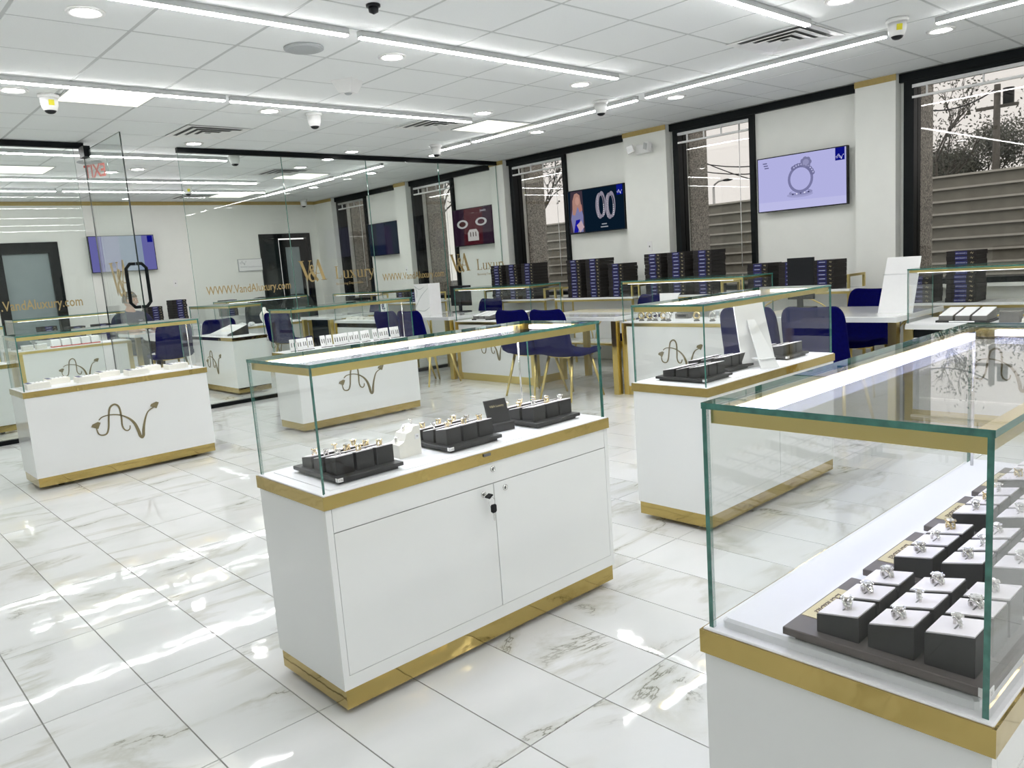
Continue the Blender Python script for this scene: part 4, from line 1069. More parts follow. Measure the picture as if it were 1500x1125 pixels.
# dark round backed armchairs by the far door
def lounge(label, x, y):
    t = thing('lounge_chair', label, 'chair', (x, y, 0), 0.1, 'dark lounge chairs by the far door')
    m_ = MB(); prof = []
    for i in range(13):
        a = PI*i/12; prof.append((0.31*math.cos(a), 0.80+0.28*math.sin(a)**0.7 if 0 < i < 12 else 0.80))
    m_.prism([(0.31, 0.42)]+prof+[(-0.31, 0.42)], 0.20, 0.30); m_.build('backrest', 'lounge', t)
    MB().rbox(-0.30, -0.28, 0.30, 0.30, 0.20, 0.46, 0.03).build('seat', 'lounge', t)
    for sx in (-1, 1):
        MB().rbox(sx*0.335-0.035, -0.26, 0.30, sx*0.335+0.035, 0.28, 0.64, 0.02).build('armrest', 'lounge', t)
        for sy in (-1, 1): MB().tube([(sx*0.28, sy*0.22, 0.30), (sx*0.31, sy*0.25, 0.0)], [0.02, 0.014], 8).build('leg', 'black', t)
    return t
lounge('dark round backed lounge chair near the wall sign, left of two', 5.98, 12.55)
lounge('dark round backed lounge chair near the wall sign, right of two', 6.75, 12.75)

# ------------------------------------------------------------------ television screens
def tv(label, loc, rz, wd, ht, content):
    t = thing('television', label, 'screen', loc, rz, 'wall televisions')
    MB().box(-wd/2, 0.0, -ht/2, wd/2, 0.045, ht/2).build('housing', 'blackp', t)
    MB().box(-0.12, 0.045, -0.12, 0.12, 0.098, 0.12).build('wall_bracket', 'black', t)
    mats = []; mb = MB()
    sw, sh = wd/2-0.010, ht/2-0.010
    def mi(col, e=1.0):
        key = ('screen_%.2f_%.2f_%.2f' % col)
        m = bpy.data.materials.get(key) or emat(key, col, e*0.72)
        if m not in mats: mats.append(m)
        return mats.index(m)
    def poly(pts, col, ly): mb.add([(p[0]*sw, -0.0008-ly*0.0003, p[1]*sh) for p in pts], [tuple(range(len(pts)))], mi(col))
    def ell(cx, cy, rx, ry, col, ly, n=28, a0=0, a1=2*PI): poly([(cx+rx*math.cos(a0+(a1-a0)*i/n), cy+ry*math.sin(a0+(a1-a0)*i/n)) for i in range(n if a1-a0 > 6.2 else n+1)], col, ly)
    def hoop(cx, cy, rx, ry, k, col, inner, ly): ell(cx, cy, rx, ry, col, ly); ell(cx, cy, rx*k, ry*k, inner, ly+1)
    content(poly, ell, hoop, mb, mi, sw, sh)
    mb.build('screen', mats, t)
    return t
LAV, LAVD, NB = (0.46, 0.46, 0.78), (0.22, 0.22, 0.42), (0.004, 0.006, 0.20)
def base(poly, col): poly([(-1, -1), (1, -1), (1, 1), (-1, 1)], col, 0)
def av_tag(poly, mb, mi, sw, sh, col=NB):
    poly([(0.77, 0.55), (0.97, 0.55), (0.97, 1.0), (0.77, 1.0)], col, 1)
    lm = MB(); logo_geo(lm, 0.17, Matrix.Translation((0.87*sw, -0.0016, 0.68*sh)), 0, 0.0004, wmul=1.8)
    mb.add(lm.v, lm.f, mi((0.6, 0.6, 0.9)))
def tv_ring(poly, ell, hoop, mb, mi, sw, sh):
    base(poly, LAV); poly([(-1, -1), (1, -1), (1, -0.72), (-1, -0.66)], (0.52, 0.52, 0.82), 1)
    ell(-0.02, -0.50, 0.30, 0.10, (0.36, 0.36, 0.62), 2)
    ell(0.0, -0.42, 0.27, 0.11, (0.28, 0.28, 0.50), 3); ell(-0.02, -0.38, 0.20, 0.05, LAV, 4)
    for q in range(5): ell(-0.18+0.09*q, -0.47+0.01*q, 0.022, 0.025, (0.75, 0.75, 0.95) if q % 2 else (0.03, 0.03, 0.10), 5, 10)
    hoop(0.0, 0.08, 0.29, 0.52, 0.80, (0.20, 0.20, 0.38), LAV, 6)
    for q in range(10):
        a = 0.35+q*0.20; ell(0.29*math.cos(a), 0.08+0.50*math.sin(a), 0.055, 0.085, (0.17, 0.17, 0.33), 8, 12)
        ell(0.29*math.cos(a)+0.015, 0.10+0.50*math.sin(a), 0.018, 0.03, (0.5, 0.5, 0.75), 9, 8)
    for q in range(7):
        a = 2*PI*q/7; ell(0.13+0.075*math.cos(a), 0.66+0.12*math.sin(a), 0.055, 0.09, (0.20, 0.20, 0.36), 9, 12)
    ell(0.13, 0.66, 0.07, 0.11, (0.30, 0.30, 0.50), 10, 16)
    for q in range(3): poly([(-0.88+0.02*q, 0.80-0.09*q), (-0.78+0.02*q, 0.80-0.09*q), (-0.78+0.02*q, 0.84-0.09*q), (-0.88+0.02*q, 0.84-0.09*q)], (0.12, 0.12, 0.25), 2)
    av_tag(poly, mb, mi, sw, sh)
def tv_hoops(poly, ell, hoop, mb, mi, sw, sh):
    D = (0.003, 0.010, 0.022); base(poly, D)
    poly([(-0.98, -0.98), (-0.42, -0.98), (-0.46, 0.98), (-0.90, 0.98)], (0.05, 0.035, 0.05), 1)
    poly([(-0.86, -0.96), (-0.48, -0.96), (-0.46, -0.2), (-0.52, 0.25), (-0.84, 0.25), (-0.92, -0.3)], (0.20, 0.20, 0.38), 2)
    poly([(-0.86, -0.1), (-0.84, 0.55), (-0.76, 0.86), (-0.66, 0.90), (-0.56, 0.78), (-0.52, 0.30), (-0.56, 0.0), (-0.66, 0.25), (-0.76, -0.15)], (0.40, 0.22, 0.18), 3)
    ell(-0.66, 0.52, 0.075, 0.20, (0.50, 0.28, 0.23), 4, 18)
    poly([(-0.62, 0.20), (-0.50, 0.35), (-0.48, 0.05), (-0.60, -0.02)], (0.42, 0.20, 0.17), 5)
    poly([(-0.84, -0.96), (-0.68, -0.96), (-0.58, -0.35), (-0.74, -0.38)], (0.01, 0.01, 0.30), 5)
    poly([(-0.72, -0.62), (-0.54, -0.42), (-0.44, -0.74), (-0.60, -0.98)], (0.50, 0.36, 0.40), 6)
    for cx, cy in ((0.18, 0.16), (0.52, 0.10)):
        hoop(cx+0.06, cy+0.06, 0.13, 0.60, 0.72, (0.26, 0.24, 0.30), D, 4)
        ell(cx-0.02, cy, 0.15, 0.60, (0.24, 0.22, 0.27), 6); ell(cx+0.03, cy+0.02, 0.075, 0.44, D, 7)
        for q in range(12): ell(cx-0.09+0.01*(q % 2), cy-0.48+0.085*q, 0.018, 0.035, (0.42, 0.40, 0.46), 8, 8)
        for q in range(6): ell(cx+0.12, cy-0.42+0.09*q, 0.014, 0.03, (0.65, 0.65, 0.7), 8, 8)
    for q in range(2): poly([(0.20-0.04*q, -0.72-0.13*q), (0.38+0.04*q, -0.72-0.13*q), (0.38+0.04*q, -0.67-0.13*q), (0.20-0.04*q, -0.67-0.13*q)], (0.30, 0.32, 0.36), 3)
    av_tag(poly, mb, mi, sw, sh, (0.004, 0.01, 0.22))
def tv_red(poly, ell, hoop, mb, mi, sw, sh):
    D = (0.022, 0.010, 0.022); base(poly, D); poly([(-0.5, -1), (0.45, -1), (0.5, 1), (-0.4, 1)], (0.055, 0.008, 0.014), 1)
    hoop(-0.52, 0.18, 0.28, 0.24, 0.62, (0.40, 0.40, 0.40), (0.05, 0.02, 0.02), 2)
    hoop(0.42, 0.22, 0.28, 0.22, 0.62, (0.40, 0.40, 0.40), (0.04, 0.01, 0.02), 2)
    poly([(-0.28, -0.78), (0.26, -0.78), (0.26, -0.35), (0.16, -0.15), (-0.18, -0.15), (-0.28, -0.35)], (0.45, 0.43, 0.42), 2)
    for q in range(3): poly([(-0.16+q*0.13, -0.55), (-0.12+q*0.13, -0.55), (-0.12+q*0.13, -0.3), (-0.16+q*0.13, -0.3)], (0.04, 0.02, 0.02), 3)
    lm = MB(); add_text(lm, 'Jewelry', 0.045, 0.40*sw, 0.76*sh, -0.002); mb.add(lm.v, lm.f, mi((0.45, 0.45, 0.5)))
def tv_dark(poly, ell, hoop, mb, mi, sw, sh):
    base(poly, (0.004, 0.006, 0.018)); poly([(-0.5, -1), (0.2, -1), (0.1, 1), (-0.4, 1)], (0.005, 0.010, 0.035), 1)
    poly([(0.1, -1), (0.6, -1), (0.55, 0.8), (0.1, 0.8)], (0.010, 0.005, 0.030), 2)
def tv_blue(poly, ell, hoop, mb, mi, sw, sh):
    base(poly, (0.13, 0.13, 0.36)); poly([(-0.62, -1), (0.62, -1), (0.62, 1), (-0.62, 1)], (0.30, 0.32, 0.46), 1)
    poly([(-0.1, -1), (0.62, -1), (0.62, 1), (-0.1, 1)], (0.24, 0.30, 0.40), 2)
    ell(-0.36, -0.62, 0.10, 0.18, (0.20, 0.22, 0.36), 3); poly([(0.80, 0.6), (0.97, 0.6), (0.97, 0.98), (0.80, 0.98)], NB, 3)
TVX = 7.70
tv('wall television showing a diamond ring on a pale lilac background', (TVX, 3.955, 1.941), -PI/2, 0.955, 0.555, tv_ring)
tv('wall television showing a woman and two diamond hoops', (TVX, 6.70, 1.925), -PI/2, 0.945, 0.555, tv_hoops)
tv('wall television behind the partition showing rings on dark red', (TVX, 9.13, 1.92), -PI/2, 0.945, 0.555, tv_red)
tv('dark wall television beyond the partition near the far corner', (TVX, 11.54, 1.91), -PI/2, 0.91, 0.555, tv_dark)
tv('blue grey television on the far wall seen through the glass', (4.11, YF-0.10, 1.945), 0, 1.0, 0.575, tv_blue)

# ------------------------------------------------------------------ ceiling fittings
def strip(label, x0, y0, x1, y1, z=ZC):
    along_x = abs(x1-x0) > abs(y1-y0)
    L = abs(x1-x0)+abs(y1-y0)
    t = thing('light_strip', label, 'light', ((x0+x1)/2, (y0+y1)/2, z), 0 if along_x else PI/2, 'linear light strips')
    MB().box(-L/2, -0.022, -0.032, L/2, 0.022, 0.0035).build('housing', 'alum', t)
    MB().box(-L/2+0.006, -0.018, -0.040, L/2-0.006, 0.018, -0.0322).build('diffuser', 'strip', t)
    return t
strip('nearest long light strip crossing the ceiling, left segment', -0.9, 4.22, 2.70, 4.22)
strip('nearest long light strip crossing the ceiling, right segment', 2.78, 4.22, 5.20, 4.22)
strip('light strip crossing the ceiling before the partition, left segment', -0.9, 6.12, 2.745, 6.12)
strip('light strip crossing the ceiling before the partition, right segment', 2.785, 6.12, 5.24, 6.12)
strip('short light strip at the top edge beside the large vent', 1.6, 2.62, 5.24, 2.62)
strip('light strip along the windows, segment nearest the camera', 6.07, 0.2, 6.07, 2.12)
strip('light strip along the windows, second segment from the camera', 6.07, 2.45, 6.07, 4.60)
strip('light strip along the windows, third segment from the camera', 6.07, 4.70, 6.07, 7.08)
strip('short last segment of the window light strip before the partition', 6.07, 7.15, 6.07, 7.80)
strip('light strip just behind the partition header', -0.5, 9.02, 3.98, 9.02)
strip('light strip in the far room, middle row, left part', -0.5, 12.10, 2.9, 12.10)
strip('light strip in the far room, middle row, right part', 2.98, 12.10, 5.9, 12.10)
strip('unseen light strip added at the left of the far room', -3.2, 10.2, 0.8, 10.2)  # added out of view to brighten the far room
strip('unseen light strip added to the far room, rear row at the left', -3.2, 13.0, 0.6, 13.0)  # second unseen strip added to lift the far room light
strip('light strip in the far room, short upper row', 1.6, 11.0, 5.25, 11.0)
strip('far room light strip along the windows, near part', 6.10, 9.0, 6.10, 10.0)
strip('far room light strip along the windows, far part', 6.10, 10.3, 6.10, 12.6)
strip('unseen light strip added over the camera side of the room', -0.9, 0.9, 5.2, 0.9)  # extra strip out of view, added for light on the camera side
strip('light strip added behind the camera, second from the near wall', -1.0, -0.7, 5.2, -0.7)  # unseen, added to light the fronts that face the camera
strip('light strip added behind the camera, nearest the near wall', -1.0, -2.2, 5.2, -2.2)  # another added fill light out of sight behind the camera
dl0 = None
DL = [((1.37, 4.60), 'round downlight at the top left corner'), ((1.39, 6.50), 'round downlight at the left edge below the strip'), ((3.30, 6.50), 'round downlight under the middle of the left strip'),
      ((3.30, 8.22), 'round downlight just before the right partition header'), ((3.28, 4.60), 'round downlight near the grey ceiling speaker, right of it'), ((5.18, 4.60), 'round downlight at the end of the nearest strip'),
      ((5.18, 5.86), 'round downlight behind the lit yellow white panel'), ((6.50, 6.46), 'round downlight beside the window strip, right of the panel'), ((6.48, 4.56), 'round downlight beside the window strip near the ring screen'),
      ((5.02, 2.30), 'round downlight at the top edge near the large vent'), ((5.18, 8.25), 'round downlight before the header, middle'), ((6.38, 8.22), 'round downlight at the far end of the window strip'),
      ((6.45, 2.22), 'round downlight beside the yellow stickered camera at the right'), ((5.2, 9.56), 'round downlight behind the header, middle'), ((5.2, 8.85), 'round downlight directly behind the header'),
      ((3.12, 10.4), 'far room downlight seen through the open door, left'), ((3.34, 10.1), 'far room downlight seen through the open door, right'), ((6.5, 9.9), 'far room downlight beside the window strip'), ((6.5, 11.6), 'far room downlight beside the far strip end')]
for (x, y), lb in DL:
    if dl0 is None:
        dl0 = thing('downlight', lb, 'light', (x, y, ZC), 0, 'round recessed downlights')
        MB().lathe([(0.072, -0.001), (0.074, -0.006), (0.095, -0.004), (0.097, 0.0035), (0.072, 0.0035)], 24).build('trim_ring', 'plas', dl0)
        MB().lathe([(0.0715, 0.0), (0.06, -0.003), (0, -0.004)], 24).build('lens', 'down', dl0)
    else: dup(dl0, (x, y, ZC), 0, lb)
pl0 = None
for (x, y), lb in (((1.99, 6.42), 'square warm lit ceiling panel at the upper left'), ((5.73, 6.38), 'square warm lit ceiling panel before the partition'), ((2.15, 10.35), 'square lit ceiling panel behind the left header'), ((5.62, 10.35), 'square lit ceiling panel in the far room, right'), ((5.62, 12.75), 'square lit ceiling panel in the far room by the far wall'), ((2.3, 2.3), 'square lit ceiling panel above the camera side')):
    if pl0 is None:
        pl0 = thing('ceiling_light', lb, 'light', (x, y, ZC), 0, 'square ceiling light panels')
        MB().box(-0.29, -0.29, -0.004, 0.29, 0.29, -0.001).build('diffuser', 'panel', pl0)
        f = MB()
        for s in (-1, 1): f.box(-0.302, s*0.296-0.006, -0.006, 0.302, s*0.296+0.006, 0.0035); f.box(s*0.296-0.006, -0.29, -0.006, s*0.296+0.006, 0.29, 0.0035)
        f.build('frame', 'grid', pl0)
    else: dup(pl0, (x, y, ZC), 0, lb)
v0 = None
for (x, y), lb in (((5.55, 2.95), 'large square ceiling vent at the top right'), ((3.20, 7.60), 'square ceiling vent before the right header'), ((5.10, 6.50), 'square ceiling vent at the end of the second strip'), ((5.2, 10.05), 'square ceiling vent behind the partition, right'), ((5.1, 13.05), 'square ceiling vent near the far wall')):
    if v0 is None:
        v0 = thing('ceiling_vent', lb, 'vent', (x, y, ZC), 0, 'square ceiling vents')
        MB().box(-0.28, -0.28, 0.001, 0.28, 0.28, 0.0035).build('backing', 'dark', v0)
        for k, (ro, ri, z0, z1) in enumerate(((0.30, 0.245, -0.004, 0.0), (0.225, 0.17, -0.012, -0.002), (0.155, 0.10, -0.014, -0.003), (0.085, 0.03, -0.016, -0.004))):
            m_ = MB()
            ov = [(-ro, -ro, z0), (ro, -ro, z0), (ro, ro, z0), (-ro, ro, z0)]; iv = [(-ri, -ri, z1), (ri, -ri, z1), (ri, ri, z1), (-ri, ri, z1)]
            up = [(p[0], p[1], p[2]+0.003) for p in ov]; iu = [(p[0], p[1], p[2]+0.003) for p in iv]
            fs_ = []
            for i in range(4):
                j = (i+1) % 4; fs_ += [(i, j, 4+j, 4+i), (8+i, 12+i, 12+j, 8+j), (i, 8+i, 8+j, j), (4+i, 4+j, 12+j, 12+i)]
            m_.add(ov+iv+up+iu, fs_); m_.build('louvre', 'plas', v0)
    else: dup(v0, (x, y, ZC), 0, lb)
cm0 = None
for (x, y), lb, st in (((1.62, 6.56), 'white ceiling camera with a yellow sticker at the upper left', 1), ((3.70, 6.46), 'white ceiling camera under the second strip', 0), ((5.90, 5.00), 'white ceiling camera hanging by the window strip, middle', 0), ((5.82, 2.28), 'white ceiling camera with a yellow sticker at the upper right', 1), ((5.90, 7.56), 'white ceiling camera near the partition header', 0), ((3.95, 8.75), 'white ceiling camera just behind the header', 0), ((4.5, 11.65), 'white ceiling camera with a sticker in the far room', 1), ((7.3, 13.45), 'white ceiling camera with a dark dome at the far wall', 2)):
    t = thing('ceiling_camera', lb, 'camera', (x, y, ZC), 0, 'white ceiling cameras')
    MB().lathe([(0.070, 0.0035), (0.072, -0.012), (0.066, -0.022), (0.060, -0.022)], 20).build('mount', 'plas', t)
    MB().lathe([(0.060, -0.0222), (0.056, -0.075), (0.046, -0.105), (0.036, -0.112)], 20).build('housing', 'plas', t)
    MB().lathe([(0.040, -0.110), (0.032, -0.122), (0.018, -0.130), (0, -0.132)], 16).build('lens', 'blackp', t)
    if st == 1:
        T = Matrix.Rotation(math.atan2(-y, -x)+0.25, 4, 'Z') @ Matrix.Translation((0.004, 0, 0))
        MB().hexa([(0.0525, -0.018, -0.080), (0.0525, 0.018, -0.080), (0.050, 0.018, -0.080), (0.050, -0.018, -0.080)], [(0.0585, -0.018, -0.042), (0.0585, 0.018, -0.042), (0.055, 0.018, -0.042), (0.055, -0.018, -0.042)], 0, T).build('sticker', 'yellow', t)
for (x, y), lb in (((2.66, 4.68), 'round grey ceiling speaker at the top'), ((2.69, 9.65), 'round grey ceiling speaker behind the open door')):
    t = thing('ceiling_speaker', lb, 'speaker', (x, y, ZC), 0, 'round grey ceiling speakers')
    MB().lathe([(0.125, 0.0035), (0.125, -0.006), (0.115, -0.010)], 28).build('rim', 'greyp', t)
    MB().lathe([(0.1148, -0.0095), (0.10, -0.012), (0, -0.014)], 28).build('grille', 'greyp', t)
t = thing('motion_sensor', 'white boxy motion sensor hanging from the ceiling', 'sensor', (3.36, 5.32, ZC), 0.5)
MB().hexa([(-0.05, -0.05, -0.085), (0.05, -0.05, -0.085), (0.05, 0.05, -0.085), (-0.05, 0.05, -0.085)], [(-0.09, -0.09, 0.0035), (0.09, -0.09, 0.0035), (0.09, 0.09, 0.0035), (-0.09, 0.09, 0.0035)]).build('housing', 'plas', t)
MB().lathe([(0.03, -0.0852), (0.02, -0.095), (0, -0.098)], 12).build('lens', 'greyp', t)
t = thing('dark_dome', 'small dark dome fitting at the very top edge', 'camera', (2.6, 3.78, ZC), 0)
MB().lathe([(0.04, 0.0035), (0.04, -0.008), (0.03, -0.010)], 16).build('mount', 'blackp', t)
MB().lathe([(0.03, -0.009), (0.026, -0.035), (0, -0.048)], 16).build('dome', 'blackp', t)
# emergency light on the column
p = at_x(940, 218, 7.60)
t = thing('emergency_light', 'white twin head emergency light high on the middle column', 'light', (7.60, p.y, p.z), -PI/2)
MB().rbox(-0.10, -0.0, -0.05, 0.10, 0.079, 0.055, 0.01).build('housing', 'plas', t)
for sx, a in ((-1, 0.5), (1, -0.35)):
    T = Matrix.Translation((sx*0.125, -0.055, 0.01)) @ Matrix.Rotation(a, 4, 'Z') @ Matrix.Rotation(0.3*sx, 4, 'Y')
    h = MB(); h.rbox(-0.045, -0.03, -0.045, 0.045, 0.03, 0.045, 0.008, 0, T); ho = h.build('lamp_head', 'plas', t)
    h = MB(); h.box(-0.036, -0.034, -0.036, 0.036, -0.0302, 0.036, 0, T); h.build('lens', 'alum', ho)
def outlet(label, loc, rz):
    t = thing('wall_outlet', label, 'outlet', loc, rz, 'white wall plates')
    MB().rbox(-0.036, -0.006, -0.058, 0.036, -0.0005, 0.058, 0.002).build('plate', 'plas', t)
    MB().box(-0.008, -0.0075, -0.01, 0.008, -0.0061, 0.01).build('socket', 'dark', t)
p = at_x(952, 361, 7.68); outlet('white wall plate on the middle column', (7.68, p.y, p.z), -PI/2)
p = at_y(257, 415, YF); outlet('white wall plate on the far wall right of the screen', (p.x, YF, p.z), 0)
p = at_x(598, 395, 7.68); outlet('white wall plate on the column behind the web address', (7.68, 10.9, p.z), -PI/2)
t = thing('wall_sign', 'framed white sign with the shop emblem on the far wall', 'sign', (6.265, YF-0.012, 1.65), 0)
MB().box(-0.235, -0.008, -0.11, 0.235, 0.011, 0.11).build('board', 'greyp', t)
MB().box(-0.225, -0.0095, -0.10, 0.225, -0.0081, 0.10).build('face', 'card', t)
m_ = MB(); logo_geo(m_, 0.26, Matrix.Translation((-0.14, 0, 0.04)), -0.0098, 0.001, wmul=1.6); add_text(m_, 'WWW.VandAluxury.com', 0.042, -0.20, -0.045, -0.0102, 0); m_.build('print', 'greyp', t)
# exit sign
t = thing('exit_sign', 'clear hanging exit sign with red letters beyond the open door', 'sign', (2.66, 9.30, ZC), PI-1.12)
MB().box(-0.16, -0.02, -0.03, 0.16, 0.02, 0.0035).build('canopy', 'plas', t)
ep = MB().box(-0.155, -0.003, -0.23, 0.155, 0.003, -0.0302, pane=1).build('sign_plate', ['glass', 'edge'], t)
m_ = MB(); add_text(m_, 'EXIT', 0.19, -0.145, -0.20, -0.0045, bold=0.004, T=Matrix.Diagonal((0.80, 1, 1, 1))); m_.build('lettering', 'red', ep)

# ------------------------------------------------------------------ seated person
def person(x, y, rz):
    t = thing('person', 'person in navy polo seated behind the far desk, looking right', 'person', (x, y, 0), rz)
    V = {'pel': (0, 0.05, 0.52, .15), 'waist': (0, 0.05, 0.68, .135), 'chest': (0, 0.02, 0.88, .15), 'up': (0, 0.02, 0.985, .12), 'neck': (0, 0.0, 1.07, .055), 'head0': (0.01, -0.01, 1.13, .06),
         'shL': (-.19, 0.02, 0.99, .068), 'elL': (-.27, -.06, 0.78, .047), 'wrL': (-.16, -.30, 0.785, .032), 'haL': (-.12, -.37, 0.785, .034),
         'shR': (.19, 0.02, 0.99, .068), 'elR': (.27, -.06, 0.78, .047), 'wrR': (.16, -.30, 0.785, .032), 'haR': (.12, -.37, 0.785, .034),
         'hiL': (-.10, 0.0, 0.52, .095), 'knL': (-.12, -.40, 0.52, .066), 'anL': (-.12, -.38, 0.11, .043), 'toL': (-.12, -.52, 0.045, .036),
         'hiR': (.10, 0.0, 0.52, .095), 'knR': (.12, -.40, 0.52, .066), 'anR': (.12, -.38, 0.11, .043), 'toR': (.12, -.52, 0.045, .036)}
    E = [('pel', 'waist'), ('waist', 'chest'), ('chest', 'up'), ('up', 'neck'), ('neck', 'head0')]
    for s in 'LR': E += [('up', 'sh'+s), ('sh'+s, 'el'+s), ('el'+s, 'wr'+s), ('wr'+s, 'ha'+s), ('pel', 'hi'+s), ('hi'+s, 'kn'+s), ('kn'+s, 'an'+s), ('an'+s, 'to'+s)]
    for s, sg in (('L', -1), ('R', 1)):
        hx, hy, hz = V['ha'+s][:3]
        for q, (dx, ln) in enumerate(((-0.026, .055), (-0.009, .065), (0.009, .062), (0.026, .048))):
            V['f%s%da' % (s, q)] = (hx+dx, hy-0.045, hz, .010); V['f%s%db' % (s, q)] = (hx+dx*1.05, hy-0.045-ln*0.6, hz-0.006, .009); V['f%s%dc' % (s, q)] = (hx+dx*1.05, hy-0.045-ln, hz-0.016, .008)
            E += [('ha'+s, 'f%s%da' % (s, q)), ('f%s%da' % (s, q), 'f%s%db' % (s, q)), ('f%s%db' % (s, q), 'f%s%dc' % (s, q))]
        V['t%sa' % s] = (hx-sg*0.045, hy-0.015, hz, .010); V['t%sb' % s] = (hx-sg*0.055, hy-0.05, hz-0.006, .009); E += [('ha'+s, 't%sa' % s), ('t%sa' % s, 't%sb' % s)]
    def skin(name, keys, edges, m, grow=0.0, root='pel'):
        ks_ = list(keys); me = bpy.data.meshes.new(name)
        me.from_pydata([V[k][:3] for k in ks_], [(ks_.index(a), ks_.index(c)) for a, c in edges if a in ks_ and c in ks_], [])
        o = put(name, me, t); me.materials.append(M[m])
        sm = o.modifiers.new('skin', 'SKIN'); sm.use_smooth_shade = True
        for i, k in enumerate(ks_):
            r = V[k][3]+grow-(0.02 if name == 'body' and k in ('pel', 'waist', 'chest', 'up', 'shL', 'shR') else 0); me.skin_vertices[0].data[i].radius = (r, r*(0.72 if k in ('pel', 'waist', 'chest', 'up') else 1.0))
            me.skin_vertices[0].data[i].use_root = (k == root)
        ss = o.modifiers.new('sub', 'SUBSURF'); ss.levels = 1; ss.render_levels = 2
        return o
    skin('body', V.keys(), E, 'skin')
    skin('polo_shirt', ['pel', 'waist', 'chest', 'up', 'shL', 'elL', 'shR', 'elR'], E, 'shirt', 0.028)
    skin('trousers', ['pel', 'hiL', 'knL', 'anL', 'hiR', 'knR', 'anR'], E, 'tray', 0.010)
    for s in (-1, 1): MB().rbox(s*0.12-0.05, -0.60, 0.0, s*0.12+0.05, -0.33, 0.09, 0.02).build('shoe', 'blackp', t)
    # head
    T = Matrix.Translation((0.012, -0.015, 1.205)) @ Matrix.Rotation(0.75, 4, 'Z') @ Matrix.Rotation(0.12, 4, 'X')
    h = MB(); n_, k_ = 20, 15; vv, ff = [], []
    for i in range(k_):
        ph = PI*i/(k_-1); z = -math.cos(ph)*0.122; r = math.sin(ph)
        for j in range(n_):
            a = 2*PI*j/n_; X_, Y_ = r*0.078*math.cos(a), r*0.098*math.sin(a)
            if z < -0.02: X_ *= 1-0.28*(-z-0.02)/0.1; Y_ = Y_*(1-0.12*(-z-0.02)/0.1)-0.010*(-z-0.02)/0.1
            vv.append((X_, Y_, z))
    for i in range(k_-1): ff += [(i*n_+j, i*n_+(j+1) % n_, (i+1)*n_+(j+1) % n_, (i+1)*n_+j) for j in range(n_)]
    h.add(vv, ff, 0, True, T)
    h.add([(-0.016, -0.088, -0.035), (0.016, -0.088, -0.035), (0, -0.120, -0.028), (0, -0.094, 0.018), (0, -0.09, -0.045)], [(0, 2, 3), (1, 3, 2), (0, 4, 2), (1, 2, 4)], 0, True, T)
    for s in (-1, 1):
        h.ell((s*0.079, 0.005, -0.005), 0.008, 0.022, 0.032, 10, 7, 0, T)
        h.ell((s*0.031, -0.088, 0.008), 0.014, 0.008, 0.008, 10, 7, 1, T); h.ell((s*0.031, -0.095, 0.008), 0.006, 0.004, 0.006, 8, 5, 2, T)
        h.box(s*0.031-0.018, -0.097, 0.024, s*0.031+0.018, -0.088, 0.029, 2, T)
    h.box(-0.022, -0.092, -0.062, 0.022, -0.084, -0.056, 3, T)
    h.build('head', ['skin', 'plas', 'hair', 'red'], t)
    h = MB(); vv, ff = [], []; kk = 9
    for i in range(kk):
        ph = PI/2*i/(kk-1)
        for j in range(n_):
            a = 2*PI*j/n_; low = 0.045 if math.sin(a) < -0.35 else -0.045
            z = low+(0.132-low)*math.sin(ph); r = math.sqrt(max(0, 1-(z/0.133)**2))
            vv.append((r*0.086*math.cos(a), r*0.106*math.sin(a)+0.003, z))
    for i in range(kk-1): ff += [(i*n_+j, i*n_+(j+1) % n_, (i+1)*n_+(j+1) % n_, (i+1)*n_+j) for j in range(n_)]
    h.add(vv, ff, 0, True, T); h.build('hair', 'hair', t)
    m_ = MB(); add_text(m_, 'V&A', 0.035, 0.03, 0.90, -0.125); m_.build('chest_print', 'text', t)
    return t
person(3.62, 12.10, 0.25)
c_ = dup(ch0, (3.61, 12.12, 0), 0.25, 'blue velvet chair under the seated person')

# ================================================================== OUTSIDE
struct(MB().box(8.05, -30, -0.3, 90, 70, -0.02).build('ground', 'asphalt'))
for k, (y0, y1) in enumerate(WINS):
    struct(MB().box(XW+0.25, y1-0.02, -0.1, XW+0.62, y1+0.35, 3.4).build('trim_%d' % (20+k), 'aggr'))
sw_ = thing('siding_wall', 'low grey building of horizontal siding boards outside the windows', 'building', (11.0, 0, 0), 0)
MB().box(0.05, -1.0, -0.02, 0.5, 13.5, 2.03).build('wall_core', 'siding', sw_)
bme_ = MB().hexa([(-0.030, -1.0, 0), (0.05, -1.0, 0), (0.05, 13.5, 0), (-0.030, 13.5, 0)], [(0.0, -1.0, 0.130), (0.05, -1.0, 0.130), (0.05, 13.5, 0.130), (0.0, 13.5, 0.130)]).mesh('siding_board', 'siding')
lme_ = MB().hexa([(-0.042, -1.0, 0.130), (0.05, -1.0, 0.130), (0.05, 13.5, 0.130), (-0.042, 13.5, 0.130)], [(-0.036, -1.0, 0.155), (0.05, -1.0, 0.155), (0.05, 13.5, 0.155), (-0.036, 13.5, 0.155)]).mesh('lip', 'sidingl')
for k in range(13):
    o = put('siding_board', bme_, sw_, (0, 0, 0.01+k*0.1555)); put('board_lip', lme_, o)
